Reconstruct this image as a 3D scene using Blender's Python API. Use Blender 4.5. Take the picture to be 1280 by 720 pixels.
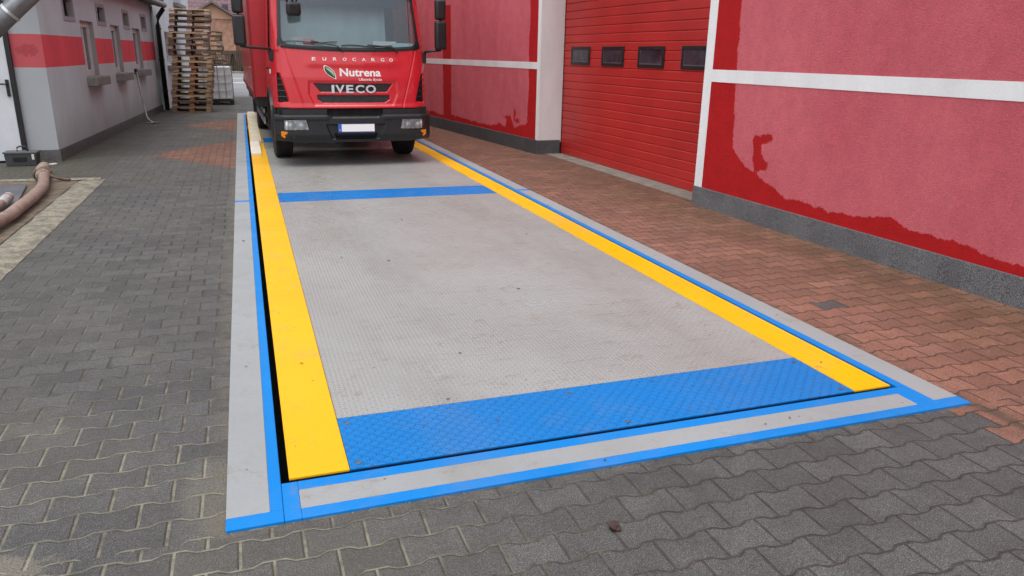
import bpy, bmesh, math, random
from mathutils import Vector, Matrix, noise
random.seed(7)
S = bpy.context.scene
for o in list(bpy.data.objects): bpy.data.objects.remove(o)
COL = S.collection
R = math.radians

# ------------------------------------------------------------ camera, world, sun, exposure
cam_d = bpy.data.cameras.new('camera'); cam = bpy.data.objects.new('camera', cam_d); COL.objects.link(cam)
r_ = (0.9446234, -0.3276499, 0.0182251); u_ = (0.0807446, 0.2859011, 0.9548512); f_ = (0.3180675, 0.9005032, -0.2965248)
M = Matrix(((r_[0], u_[0], -f_[0], -0.0489), (r_[1], u_[1], -f_[1], -2.7148), (r_[2], u_[2], -f_[2], 1.6151), (0, 0, 0, 1)))
cam.matrix_world = M
cam_d.sensor_width = 36; cam_d.lens = 937.0 / 1280 * 36; cam_d.clip_end = 600; cam_d.clip_start = 0.05
S.camera = cam
SUN_EL, SUN_AZ = 72, 215      # degrees; azimuth measured clockwise from +Y (veiled sun, behind and left of the camera)
w = bpy.data.worlds.new('World'); S.world = w; w.use_nodes = True
nt = w.node_tree; bg = nt.nodes['Background']
sky = nt.nodes.new('ShaderNodeTexSky'); sky.sky_type = 'NISHITA'; sky.sun_disc = False
sky.sun_elevation = R(SUN_EL); sky.sun_rotation = R(SUN_AZ); sky.air_density = 1.0; sky.dust_density = 3.0; sky.ozone_density = 1.0
hs = nt.nodes.new('ShaderNodeHueSaturation'); hs.inputs['Saturation'].default_value = 0.30
nt.links.new(sky.outputs[0], hs.inputs['Color']); nt.links.new(hs.outputs[0], bg.inputs[0]); bg.inputs[1].default_value = 0.15
sd = bpy.data.lights.new('sun', 'SUN'); sd.energy = 0.6; sd.angle = R(45); sd.color = (1.0, 0.985, 0.955)
sun = bpy.data.objects.new('sun', sd); COL.objects.link(sun)
dirv = Vector((math.sin(R(SUN_AZ)) * math.cos(R(SUN_EL)), math.cos(R(SUN_AZ)) * math.cos(R(SUN_EL)), math.sin(R(SUN_EL))))
sun.rotation_euler = dirv.to_track_quat('Z', 'Y').to_euler(); sun.location = (0, -5, 12)
S.view_settings.view_transform = 'Standard'; S.view_settings.look = 'None'; S.view_settings.gamma = 1; S.view_settings.exposure = 0.84

# ------------------------------------------------------------ node helpers
class V:
    def __init__(s, nt, sock): s.nt = nt; s.s = sock
    def _m(s, op, *a):
        n = s.nt.nodes.new('ShaderNodeMath'); n.operation = op
        for i, x in enumerate((s,) + a):
            if isinstance(x, V): s.nt.links.new(x.s, n.inputs[i])
            else: n.inputs[i].default_value = x
        return V(s.nt, n.outputs[0])
    def __add__(s, o): return s._m('ADD', o)
    def __sub__(s, o): return s._m('SUBTRACT', o)
    def __mul__(s, o): return s._m('MULTIPLY', o)
    def __truediv__(s, o): return s._m('DIVIDE', o)
    def floor(s): return s._m('FLOOR')
    def abs(s): return s._m('ABSOLUTE')
    def min(s, o): return s._m('MINIMUM', o)
    def max(s, o): return s._m('MAXIMUM', o)
    def gt(s, o): return s._m('GREATER_THAN', o)
    def lt(s, o): return s._m('LESS_THAN', o)
    def mod(s, o): return s._m('FLOORED_MODULO', o)
    def clamp(s, a=0., b=1.):
        return s.max(a).min(b)
    def ramp(s, a, b, c=0., d=1., kind='SMOOTHSTEP'):
        n = s.nt.nodes.new('ShaderNodeMapRange'); n.interpolation_type = kind
        s.nt.links.new(s.s, n.inputs['Value'])
        for k, x in zip(('From Min', 'From Max', 'To Min', 'To Max'), (a, b, c, d)): n.inputs[k].default_value = x
        return V(s.nt, n.outputs[0])
class G:
    """a material under construction"""
    def __init__(g, name, obj_coords=False):
        g.m = bpy.data.materials.new(name); g.m.use_nodes = True; g.nt = g.m.node_tree
        g.b = g.nt.nodes['Principled BSDF']; g.out = g.nt.nodes['Material Output']
        if obj_coords: g.P = g.nt.nodes.new('ShaderNodeTexCoord').outputs['Object']
        else: g.P = g.nt.nodes.new('ShaderNodeNewGeometry').outputs['Position']
    def xyz(g):
        n = g.nt.nodes.new('ShaderNodeSeparateXYZ'); g.nt.links.new(g.P, n.inputs[0])
        return [V(g.nt, o) for o in n.outputs]
    def noise(g, scale, detail=3, rough=.55, stretch=None, vec=None):
        n = g.nt.nodes.new('ShaderNodeTexNoise'); n.inputs['Scale'].default_value = scale
        n.inputs['Detail'].default_value = detail; n.inputs['Roughness'].default_value = rough
        src = vec or g.P
        if stretch:
            mp = g.nt.nodes.new('ShaderNodeMapping'); mp.inputs['Scale'].default_value = stretch
            g.nt.links.new(src, mp.inputs[0]); src = mp.outputs[0]
        g.nt.links.new(src, n.inputs['Vector']); return V(g.nt, n.outputs['Fac'])
    def voro(g, scale, feature='F1'):
        n = g.nt.nodes.new('ShaderNodeTexVoronoi'); n.inputs['Scale'].default_value = scale; n.feature = feature
        g.nt.links.new(g.P, n.inputs['Vector']); return V(g.nt, n.outputs['Distance'])
    def comb(g, x, y, z=0.):
        n = g.nt.nodes.new('ShaderNodeCombineXYZ')
        for i, q in enumerate((x, y, z)):
            if isinstance(q, V): g.nt.links.new(q.s, n.inputs[i])
            else: n.inputs[i].default_value = q
        return n.outputs[0]
    def white(g, vec):
        n = g.nt.nodes.new('ShaderNodeTexWhiteNoise'); g.nt.links.new(vec, n.inputs['Vector']); return V(g.nt, n.outputs['Value'])
    def mix(g, fac, a, b, mode='MIX'):
        n = g.nt.nodes.new('ShaderNodeMix'); n.data_type = 'RGBA'; n.blend_type = mode
        for i, q in ((0, fac), (6, a), (7, b)):
            if isinstance(q, V): g.nt.links.new(q.s, n.inputs[i])
            elif isinstance(q, (tuple, list)): n.inputs[i].default_value = (*q, 1)
            elif isinstance(q, (int, float)): n.inputs[i].default_value = q
            else: g.nt.links.new(q, n.inputs[i])
        return n.outputs[2]
    def scale(g, col, fac):
        """colour times a grey value"""
        c = g.nt.nodes.new('ShaderNodeCombineXYZ')
        for i in range(3): g.nt.links.new(fac.s, c.inputs[i])
        return g.mix(1.0, col, c.outputs[0], 'MULTIPLY')
    def color(g, c):
        if isinstance(c, (tuple, list)): g.b.inputs['Base Color'].default_value = (*c, 1)
        else: g.nt.links.new(c, g.b.inputs['Base Color'])
    def rough(g, r):
        if isinstance(r, V): g.nt.links.new(r.s, g.b.inputs['Roughness'])
        else: g.b.inputs['Roughness'].default_value = r
    def bump(g, h, dist=.01, strength=1.):
        n = g.nt.nodes.new('ShaderNodeBump'); n.inputs['Distance'].default_value = dist; n.inputs['Strength'].default_value = strength
        g.nt.links.new(h.s, n.inputs['Height']); g.nt.links.new(n.outputs[0], g.b.inputs['Normal'])
def mat(name, col, rough=.5, metal=0., var=.12, vs=4., bump=0., bs=120., spec=.5, coat=0., obj=False, emit=0.):
    g = G(name, obj); g.b.inputs['Metallic'].default_value = metal; g.b.inputs['Specular IOR Level'].default_value = spec
    g.b.inputs['Coat Weight'].default_value = coat; g.b.inputs['Coat Roughness'].default_value = .05
    if var: g.color(g.scale(tuple(col), g.noise(vs, 5, .6).ramp(.3, .7, 1 - var, 1 + var, 'LINEAR')))
    else: g.color(tuple(col))
    g.rough(g.noise(vs * 2, 4).ramp(.3, .7, max(.02, rough - .06), min(1, rough + .06)))
    if bump: g.bump(g.noise(bs, 3, .6), bump)
    return g.m

# ------------------------------------------------------------ object helpers
ORG = {}
def tag(o, label=None, cat=None, group=None, kind=None):
    if label: o['label'] = label
    if cat: o['category'] = cat
    if group: o['group'] = group
    if kind: o['kind'] = kind
    return o
def empty(name, loc, label, cat, group=None):
    o = bpy.data.objects.new(name, None); COL.objects.link(o); o.location = loc; o.empty_display_size = .2
    ORG[o.name] = Vector(loc); return tag(o, label, cat, group)
class MB:
    def __init__(s): s.v = []; s.f = []; s.mi = []
    def add(s, vs, fs):
        n = len(s.v); s.v += [tuple(v) for v in vs]; s.f += [tuple(i + n for i in f) for f in fs]; return s
    def box(s, x0, x1, y0, y1, z0, z1):
        vs = [(x, y, z) for z in (z0, z1) for y in (y0, y1) for x in (x0, x1)]
        return s.add(vs, [(0, 2, 3, 1), (4, 5, 7, 6), (0, 1, 5, 4), (2, 6, 7, 3), (0, 4, 6, 2), (1, 3, 7, 5)])
    def tbox(s, mtx, x0, x1, y0, y1, z0, z1):
        n = len(s.v); s.box(x0, x1, y0, y1, z0, z1); s.v[n:] = [tuple(mtx @ Vector(v)) for v in s.v[n:]]; return s
    def prism(s, poly, z0, z1, ax='z'):
        n = len(poly)
        def P(a, b, c): return {'z': (a, b, c), 'y': (a, c, b), 'x': (c, a, b)}[ax]
        vs = [P(a, b, z0) for a, b in poly] + [P(a, b, z1) for a, b in poly]
        return s.add(vs, [tuple(range(n))[::-1], tuple(range(n, 2 * n))] + [(i, (i + 1) % n, n + (i + 1) % n, n + i) for i in range(n)])
    def tube(s, pts, r, n=10, cap=True):
        pts = [Vector(p) for p in pts]; rs = r if isinstance(r, (list, tuple)) else [r] * len(pts)
        base = len(s.v); up = Vector((0, 0, 1))
        for i, p in enumerate(pts):
            d = (pts[min(i + 1, len(pts) - 1)] - pts[max(i - 1, 0)]).normalized()
            ref = up if abs(d.dot(up)) < .95 else Vector((1, 0, 0))
            a = d.cross(ref).normalized(); b = d.cross(a)
            for k in range(n):
                t = 2 * math.pi * k / n; s.v.append(tuple(p + (a * math.cos(t) + b * math.sin(t)) * rs[i]))
        for i in range(len(pts) - 1):
            for k in range(n):
                q = base + i * n; s.f.append((q + k, q + (k + 1) % n, q + n + (k + 1) % n, q + n + k))
        if cap:
            s.f.append(tuple(base + k for k in range(n))[::-1]); e = base + (len(pts) - 1) * n; s.f.append(tuple(e + k for k in range(n)))
        return s
    def lathe(s, prof, c, ax='x', n=32):
        """prof: (radius, offset along the axis)"""
        base = len(s.v)
        for r, o in prof:
            for k in range(n):
                t = 2 * math.pi * k / n; a, b = r * math.cos(t), r * math.sin(t)
                s.v.append({'x': (c[0] + o, c[1] + a, c[2] + b), 'y': (c[0] + a, c[1] + o, c[2] + b), 'z': (c[0] + a, c[1] + b, c[2] + o)}[ax])
        for i in range(len(prof) - 1):
            for k in range(n):
                q = base + i * n; s.f.append((q + k, q + (k + 1) % n, q + n + (k + 1) % n, q + n + k))
        s.f.append(tuple(base + k for k in range(n))[::-1]); e = base + (len(prof) - 1) * n; s.f.append(tuple(e + k for k in range(n)))
        return s
    def grid(s, nu, nv, fn, skip=None):
        base = len(s.v)
        for j in range(nv + 1):
            for i in range(nu + 1): s.v.append(tuple(fn(i / nu, j / nv)))
        for j in range(nv):
            for i in range(nu):
                if skip and skip((i + .5) / nu, (j + .5) / nv): continue
                q = base + j * (nu + 1) + i; s.f.append((q, q + 1, q + nu + 2, q + nu + 1))
        return s
    def build(s, name, m, parent=None, bevel=0., smooth=False, solid=0., label=None, seg=2, fix=True):
        o3 = ORG.get(parent.name, Vector((0, 0, 0))) if parent else Vector((0, 0, 0))
        me = bpy.data.meshes.new(name); me.from_pydata([tuple(Vector(v) - o3) for v in s.v], [], s.f); me.update()
        if fix:
            b = bmesh.new(); b.from_mesh(me); bmesh.ops.recalc_face_normals(b, faces=b.faces); b.to_mesh(me); b.free()
        o = bpy.data.objects.new(name, me); COL.objects.link(o)
        if m: me.materials.append(m)
        if smooth:
            for p in me.polygons: p.use_smooth = True
        if parent: o.parent = parent; ORG[o.name] = o3
        if solid:
            md = o.modifiers.new('solid', 'SOLIDIFY'); md.thickness = solid; md.offset = 1
        if bevel:
            md = o.modifiers.new('bevel', 'BEVEL'); md.width = bevel; md.segments = seg; md.limit_method = 'ANGLE'; md.angle_limit = R(40)
            if smooth is False: md.harden_normals = False
        if label: o['label'] = label
        return o
def auto_smooth(o, ang=35):
    for p in o.data.polygons: p.use_smooth = True
    b = bmesh.new(); b.from_mesh(o.data)
    for e in b.edges:
        if len(e.link_faces) == 2 and e.calc_face_angle(0) > R(ang): e.smooth = False
    b.to_mesh(o.data); b.free(); return o
def kids(o): return [c for c in bpy.data.objects if c.parent == o]
def copy_tree(o, parent=None):
    c = o.copy(); COL.objects.link(c); c.parent = parent
    for ch in kids(o): copy_tree(ch, c)
    return c
def text_verts(s, bold=0.0, depth=.004, res=6):
    cu = bpy.data.curves.new('t', 'FONT'); cu.body = s; cu.size = 1; cu.offset = bold; cu.extrude = .5; cu.resolution_u = res
    ob = bpy.data.objects.new('t', cu); COL.objects.link(ob)
    dg = bpy.context.evaluated_depsgraph_get(); dg.update()
    me = bpy.data.meshes.new_from_object(ob.evaluated_get(dg))
    vs = [tuple(v.co) for v in me.vertices]; fs = [tuple(p.vertices) for p in me.polygons]
    bpy.data.objects.remove(ob); bpy.data.curves.remove(cu); bpy.data.meshes.remove(me)
    return vs, fs
def fit_text(mb, s, x0, x1, z0, z1, yf, depth=.006, bold=0.0):
    """letters laid on the surface y = yf(x, z), read from -Y"""
    vs, fs = text_verts(s, bold)
    ax = min(v[0] for v in vs); bx = max(v[0] for v in vs); az = min(v[1] for v in vs); bz = max(v[1] for v in vs)
    out = []
    for v in vs:
        X = x0 + (v[0] - ax) / (bx - ax) * (x1 - x0); Z = z0 + (v[1] - az) / (bz - az) * (z1 - z0)
        out.append((X, yf(X, Z) - depth * (v[2] + .5), Z))
    mb.add(out, fs)

# ------------------------------------------------------------ materials of the setting
def paver_material(name):
    g = G(name); x, y, z = g.xyz(); nt = g.nt
    front = y.lt(-.285)
    # small irregularity of laying
    wob = g.noise(1.2, 2); x = x + (wob - .5) * .02; y = y + (g.noise(1.0, 2, stretch=(1, 1, 3)) - .5) * .02
    x = x + front * .075; y = y + front * .055
    PX, PY, A = .21, .143, .0095
    tri = x._m('PINGPONG', PX / 2) / (PX / 2) * 2 - 1
    wave = (tri * 3.2).clamp(-1., 1.) * A
    n = (y / PY)._m('ROUND'); sg = n.mod(2.) * -2. + 1.
    b = n * PY + sg * wave; above = y.gt(0.0)  # placeholder
    above = (y - b).gt(0.)
    row = n - 1. + above; odd = row.mod(2.)
    xs = x - odd * (PX / 2)
    col = (xs / PX).floor()
    fr = (xs / PX) - col
    dx = fr.min(fr * -1. + 1.) * PX; dy = (y - b).abs()
    cx = (col + .5) * PX + odd * (PX / 2); cy = (row + .5) * PY
    idv = g.white(g.comb(col, row, 3.)); idv2 = g.white(g.comb(row, col, 9.))
    nj = g.noise(22, 4, .65) - .5; nj2 = g.noise(3.2, 3) - .5
    xp, yp, zp = g.xyz()
    left = xp.ramp(1.6, -.4)                                     # wide sand-filled joints on the left
    wj = (nj * .006) + (nj2 * .004)
    dxx = dx + wj - left * .0016; dyy = dy + wj * .8 - left * .0006
    d = dxx.min(dyy)
    stone = d.ramp(.0022, .0048)
    bevel = d.ramp(.001, .011)
    # colour
    fine = g.noise(330, 2, .7); fine2 = g.noise(120, 3, .7); blot = g.noise(1.7, 5, .6); blot2 = g.noise(.5, 4, .6)
    spk = g.voro(240).lt(.16); spkm = g.noise(90, 2).gt(.52); spk = spk * spkm
    gv = (idv.ramp(0, 1, .84, 1.16, 'LINEAR')) * (fine.ramp(.36, .64, .35, 1.75, 'LINEAR')) * (g.noise(190, 2, .8).ramp(.4, .6, .55, 1.55, 'LINEAR')) * (g.noise(48, 4, .75).ramp(.35, .65, .80, 1.22, 'LINEAR')) * (g.noise(7, 5, .7).ramp(.3, .7, .84, 1.16, 'LINEAR')) * (blot.ramp(.3, .7, .86, 1.14, 'LINEAR')) * (fine2.ramp(.35, .65, .75, 1.25, 'LINEAR'))
    dark = g.scale((.071, .070, .067), gv)
    dark = g.mix((blot2.ramp(.45, .7) * left * .45), dark, (.115, .105, .08))
    red = g.scale(g.mix(idv2, (.205, .096, .066), (.18, .088, .063)), gv)
    # red areas
    inred = cx.gt(3.225)
    def tri_area(yc, tip, k):
        return ((cy - yc).abs().lt((cx - tip) * k) * cx.lt(.1) * cx.gt(tip))
    inred = (inred + tri_area(10.45, -1.5, 1.45) + tri_area(15.6, -1.42, 1.25)).clamp()
    drain = ((cx - 3.62).abs().lt(.11) * (cy - 1.24).abs().lt(.075))
    inred = inred * (drain * -1. + 1.)
    dirt = (xp + (g.noise(1.3, 4) - .5) * 1.6).ramp(3.5, 4.7) * g.noise(5, 5, .7).ramp(.25, .6)
    redd = g.mix(dirt * .80, red, g.scale((.115, .068, .036), gv))
    farred = yp.ramp(2., 9.) * .5
    redd = g.mix(farred, redd, g.scale((.125, .064, .042), gv))
    col_ = g.mix(inred, dark, redd)
    col_ = g.mix(spk * .7, col_, (.42, .40, .37))
    # joints
    jl = g.noise(14, 4, .7).ramp(.35, .65, .6, 1.2)
    sand = g.scale((.22, .21, .155), jl); soil = g.scale((.055, .045, .036), jl)
    nearl = (yp.ramp(2.5, -.6)) * left
    jc = g.mix((left * .40 * g.noise(1.1, 3).ramp(.35, .65) + nearl * .6).clamp(), soil, sand)
    jc = g.mix(inred * .8, jc, (.06, .035, .025))
    col_ = g.mix(stone, jc, col_)
    # spilt sand, bottom left and between
    sp1 = g.noise(2.3, 6, .65).ramp(.60, .68) * left
    gx = ((xp + 1.02) / .30); gy = ((yp + .28) / .13)
    patch = (gx * gx + gy * gy + (g.noise(14, 5, .7) - .5) * 2.4).ramp(.9, .3)
    gx2 = ((xp + .30) / .12); gy2 = ((yp + .0) / .30)
    patch2 = (gx2 * gx2 + gy2 * gy2 + (g.noise(12, 5, .7) - .5) * 2.2).ramp(1.2, .2) * .5
    sandy = (sp1 * .5 + patch + patch2).clamp() * (fine2.ramp(.25, .6))
    sandy = sandy * (stone * -.45 + 1.)
    col_ = g.mix(sandy * .8, col_, (.30, .27, .20))
    # grit gathered along the painted surround
    ed = ((xp + .23).abs().ramp(.10, .0) * yp.gt(-.30) + ((yp + .275).abs().ramp(.05, 0.) * xp.gt(-.25) * xp.lt(3.3))) * g.noise(11, 5, .7).ramp(.38, .62)
    col_ = g.mix(ed.clamp() * .6, col_, g.mix(fine2.ramp(.3, .7), (.10, .08, .055), (.20, .17, .12)))
    ed2 = (xp - 3.27).abs().ramp(.07, .0) * g.noise(9, 5, .7).ramp(.40, .6)
    col_ = g.mix(ed2 * .7, col_, (.055, .055, .035))
    # oil and tyre smears on the yard
    oil = g.noise(.9, 6, .7).ramp(.56, .70) * g.noise(6, 4, .7).ramp(.3, .6)
    col_ = g.mix(oil * .45, col_, (.035, .034, .032))
    # moss and silt beside the left building and the sand kerb
    moss = (xp + (g.noise(2.2, 5) - .5) * .9).ramp(-1.5, -2.5) * yp.ramp(7.0, 9.0) * g.noise(9, 5, .7).ramp(.3, .62)
    col_ = g.mix(moss * .75, col_, g.mix(g.noise(6, 3), (.055, .055, .028), (.085, .07, .045)))
    # grey asphalt beyond the yard is a sheet of its own
    g.color(col_)
    g.rough(blot.ramp(.3, .7, .62, .85))
    h = bevel * .006 + stone * (fine * .0018 + fine2 * .0015) + idv * .0015 * bevel + (stone * -1. + 1.) * fine2 * .002
    n_ = g.nt.nodes.new('ShaderNodeBump'); n_.inputs['Distance'].default_value = 1.0; n_.inputs['Strength'].default_value = .9
    g.nt.links.new(h.s, n_.inputs['Height']); g.nt.links.new(n_.outputs[0], g.b.inputs['Normal'])
    g.b.inputs['Specular IOR Level'].default_value = .35
    return g.m
M_pav = paver_material('concrete_pavers')

def treads(g, x, y, p):
    """raised lens pattern of tread plate"""
    i = (x / p).floor(); j = (y / p).floor(); par = (i + j).mod(2.)
    lx = x / p - i - .5; ly = y / p - j - .5
    a = (lx + ly) * .7071; b = (lx - ly) * .7071
    u = a * par + b * (par * -1. + 1.); v = b * par + a * (par * -1. + 1.)
    e = (u / .56) * (u / .56) + (v / .17) * (v / .17)
    return e.ramp(1.15, .3), e.ramp(2.3, 1.2)
def plate_material(name, col, pitch, wear, height, rough, stain=.3, clear=.0, streak=0.):
    g = G(name); x, y, z = g.xyz()
    t, t2 = treads(g, x, y, pitch)
    b1 = g.noise(.9, 6, .6); b2 = g.noise(4.5, 6, .65); f = g.noise(60, 4, .7)
    c = g.scale(tuple(col), b1.ramp(.3, .7, .92, 1.07, 'LINEAR') * f.ramp(.3, .7, .96, 1.04, 'LINEAR'))
    c = g.mix(t * wear, c, g.scale((.62, .61, .58), b2.ramp(.3, .7, .8, 1.2)))
    if height: c = g.mix((t2 - t).clamp() * b2.ramp(.35, .6, .06, .26), c, tuple(q * .38 for q in col))  # dirt ring round each tread, also painted dark to bring out relief shade
    g.b.inputs['Specular IOR Level'].default_value = .28 if col[2] < col[0] * 1.2 else .16
    if stain:
        s1 = b2.ramp(.52, .72) * g.noise(38, 5, .75).ramp(.45, .62)
        c = g.mix(s1 * stain, c, (.22, .17, .12))
        s2 = g.noise(1.1, 5, .7).ramp(.5, .75)
        c = g.mix(s2 * stain * .35, c, (.27, .255, .225))
        trk = ((x - .78).abs().ramp(.42, .1) + (x - 2.2).abs().ramp(.42, .1)) * g.noise(2.2, 5, .65, stretch=(1, .25, 1)).ramp(.4, .68)
        c = g.mix(trk * stain * .38, c, (.20, .185, .16))
        sc = g.noise(16, 3, .6, stretch=(.25, 3., 1)).ramp(.66, .72) * g.noise(1.6, 3).gt(.5)
        c = g.mix(sc * stain * .6, c, (.30, .25, .18))
        dots = g.voro(9).lt(.055) * g.noise(3, 2).gt(.50)
        c = g.mix(dots * .7, c, (.09, .06, .04))
    if streak:
        st = g.noise(6, 5, .7, stretch=(.5, 3.2, 1)).ramp(.55, .72)
        c = g.mix(st * streak, c, (.24, .22, .19))
        lay = (t * -1. + 1.) * .28 * g.noise(.7, 3).ramp(.35, .6)
        c = g.mix(lay, c, (.20, .19, .165))
    g.color(c)
    g.rough(b2.ramp(.3, .7, rough - .07, rough + .1))
    hh = t * height + f * .0004 + b1 * .004
    n_ = g.nt.nodes.new('ShaderNodeBump'); n_.inputs['Distance'].default_value = 1.0; n_.inputs['Strength'].default_value = .85
    g.nt.links.new(hh.s, n_.inputs['Height']); g.nt.links.new(n_.outputs[0], g.b.inputs['Normal'])
    g.b.inputs['Coat Weight'].default_value = clear
    return g.m
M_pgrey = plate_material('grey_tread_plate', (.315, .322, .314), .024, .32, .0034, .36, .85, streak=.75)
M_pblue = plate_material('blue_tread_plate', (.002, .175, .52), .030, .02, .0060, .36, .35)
M_yel = plate_material('yellow_painted_steel', (.80, .415, .0), .05, 0., 0., .45, .65)
M_fgrey = plate_material('grey_painted_concrete', (.285, .30, .305), .05, 0., 0., .55, .75)
M_fblue = plate_material('blue_painted_concrete', (.002, .19, .56), .05, 0., 0., .45, .3)

def render_wall(name, base, plinthy=False):
    g = G(name); x, y, z = g.xyz()
    n1 = g.noise(2.2, 5, .6, stretch=(1, 1, .35)); n2 = g.noise(60, 4, .7)
    c = g.scale(tuple(base), n1.ramp(.3, .7, .92, 1.08, 'LINEAR') * n2.ramp(.3, .7, .95, 1.05, 'LINEAR'))
    g.color(c); g.rough(.85); g.bump(g.noise(170, 3, .7), .004, .8); return g.m
M_white = render_wall('white_render', (.79, .80, .80))
M_pillar = render_wall('pale_render', (.70, .69, .68))
def red_wall():
    g = G('red_render'); x, y, z = g.xyz()
    at = g.nt.nodes.new('ShaderNodeAttribute'); at.attribute_name = 'wet'; wet = V(g.nt, at.outputs['Fac'])
    wet = (wet + (g.noise(34, 6, .75) - .5) * .7 + (g.noise(11, 4, .6, stretch=(1, 1, .6)) - .5) * .9 + (g.noise(5, 4, .6, stretch=(1, 1, .2)) - .5) * .8).ramp(.44, .56)
    n1 = g.noise(1.6, 5, .6, stretch=(1, 1, .25)); n2 = g.noise(90, 4, .75); n3 = g.noise(6, 4, .6)
    dry = g.mix(n1.ramp(.3, .7), (.70, .165, .195), (.63, .13, .16))
    dry = g.scale(dry, n2.ramp(.35, .65, .86, 1.14, 'LINEAR') * g.noise(28, 4, .7, stretch=(1, 1, 1.6)).ramp(.35, .65, .95, 1.05, 'LINEAR') * n3.ramp(.3, .7, .95, 1.05))
    wc = g.scale((.50, .016, .018), n2.ramp(.3, .7, .92, 1.08, 'LINEAR') * n3.ramp(.3, .7, .93, 1.07))
    g.color(g.mix(wet, dry, wc)); g.rough(wet.ramp(0, 1, .95, .8)); g.b.inputs['Specular IOR Level'].default_value = .12
    g.bump(g.noise(75, 4, .75, stretch=(1, 1, 1.8)), .018, .9); return g.m
M_red = red_wall()
def plinth_mat(name, c0, c1, sc=130):
    g = G(name); n = g.noise(sc, 3, .8); n2 = g.noise(3, 5)
    g.color(g.scale(g.mix(n.ramp(.42, .58), c0, c1), n2.ramp(.3, .7, .85, 1.15))); g.rough(.6); g.bump(n, .005, .8); return g.m
M_plinth = plinth_mat('granular_plinth', (.035, .036, .04), (.20, .20, .205))
def left_wall_mat():
    g = G('grey_render_with_red_stripe'); x, y, z = g.xyz()
    n1 = g.noise(1.3, 5, .6, stretch=(1, 1, .5)); n2 = g.noise(70, 4, .7)
    grey = g.scale((.56, .65, .66), n1.ramp(.3, .7, .9, 1.08, 'LINEAR') * n2.ramp(.3, .7, .95, 1.05, 'LINEAR'))
    dirt = (z + (n1 - .5) * .5).ramp(.75, .1); grey = g.mix(dirt * .4, grey, (.21, .20, .18))
    zz = z + (g.noise(8, 2) - .5) * .01
    stripe = zz.gt(1.325) * zz.lt(1.775)
    # peeled blotches near the corner
    px = ((x + 2.86) / .16); pz = ((z - 1.56) / .10)
    bl = (px * px + pz * pz + (g.noise(22, 4, .7) - .5) * 4.).ramp(.8, .5) * y.lt(9.957)
    red = g.scale((.80, .085, .105), n1.ramp(.3, .7, .9, 1.1))
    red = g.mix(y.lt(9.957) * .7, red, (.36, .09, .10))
    red = g.mix(bl * .55, red, (.30, .03, .04))
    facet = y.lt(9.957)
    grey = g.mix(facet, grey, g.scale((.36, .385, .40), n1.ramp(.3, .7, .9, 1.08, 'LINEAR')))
    g.color(g.mix(stripe, grey, red)); g.rough(.88); g.bump(g.noise(110, 3, .7), .005, .7); return g.m
M_left = left_wall_mat()
M_lplinth = plinth_mat('dark_painted_plinth', (.085, .08, .08), (.12, .115, .11), 20)
M_black = mat('black_plastic', (.012, .012, .013), .42, var=.2)
M_blackm = mat('black_metal', (.015, .015, .016), .4, .0)
M_dark = mat('dark_gap', (.006, .006, .006), .9, var=0)
M_conc = mat('worn_concrete', (.22, .20, .17), .9, var=.3, vs=6, bump=.01, bs=60)
M_galv = mat('galvanised_steel', (.17, .175, .18), .42, .6, var=.25, vs=12)
M_steel = mat('dull_steel', (.30, .30, .30), .45, .7, var=.3, vs=8)
def glass_mat(name, tint, refl=.5, rough=.03, trans=1.):
    g = G(name); nt = g.nt; nt.nodes.remove(g.b)
    t = nt.nodes.new('ShaderNodeBsdfTransparent'); t.inputs[0].default_value = (*tint, 1)
    gl = nt.nodes.new('ShaderNodeBsdfGlossy'); gl.inputs['Roughness'].default_value = rough; gl.inputs[0].default_value = (.86, .95, 1, 1)
    fr = nt.nodes.new('ShaderNodeFresnel'); fr.inputs[0].default_value = 1.5
    f = V(nt, fr.outputs[0]) * (1 - refl) + refl
    mx = nt.nodes.new('ShaderNodeMixShader'); nt.links.new(f.s, mx.inputs[0]); nt.links.new(t.outputs[0], mx.inputs[1]); nt.links.new(gl.outputs[0], mx.inputs[2])
    nt.links.new(mx.outputs[0], g.out.inputs[0]); return g.m
M_ws = glass_mat('windscreen_glass', (.80, .88, .89), .06)
M_glass = glass_mat('window_glass', (.35, .37, .38), .14)
M_pane = mat('dark_pane', (.02, .018, .024), .08, var=.5, vs=3)

# ------------------------------------------------------------ ground
def sheet(name, quads, z, m):
    b = MB()
    for (x0, x1, y0, y1) in quads:
        nx = 1; b.add([(x0, y0, z), (x1, y0, z), (x1, y1, z), (x0, y1, z)], [(0, 1, 2, 3)])
    return b.build(name, m, fix=False)
FX0, FX1, FY0, FY1 = -.23, 3.24, -.275, 18.99
HX0, HX1, HY0, HY1 = -.032, 3.03, -.020, 18.75       # the pit opening
yard = sheet('ground', [(-14, 14, -12, FY0), (-14, FX0, FY0, FY1), (FX1, 14, FY0, FY1), (-14, 14, FY1, 27)], 0, M_pav); tag(yard, kind='structure')
g = G('asphalt'); n = g.noise(90, 3, .7); g.color(g.scale((.21, .21, .215), n.ramp(.3, .7, .8, 1.2) * g.noise(.6, 4).ramp(.3, .7, .85, 1.1))); g.rough(.85); g.bump(n, .004); M_asph = g.m
rd = sheet('road', [(-60, 60, 27, 57)], 0.0, M_asph); tag(rd, kind='structure')
g = G('verge_soil'); g.color(g.mix(g.noise(.8, 5, .7).ramp(.4, .6), (.19, .17, .11), (.08, .10, .045))); g.rough(.95); M_verge = g.m
sheet('terrain', [(-300, -60, -300, 400), (60, 300, -300, 400), (-60, 60, -300, -12), (-60, -14, -12, 27), (14, 60, -12, 27), (-60, 60, 57, 400)], -.004, M_verge)['kind'] = 'structure'
M_line = mat('road_paint', (.62, .62, .60), .7)
mk = MB()
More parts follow.
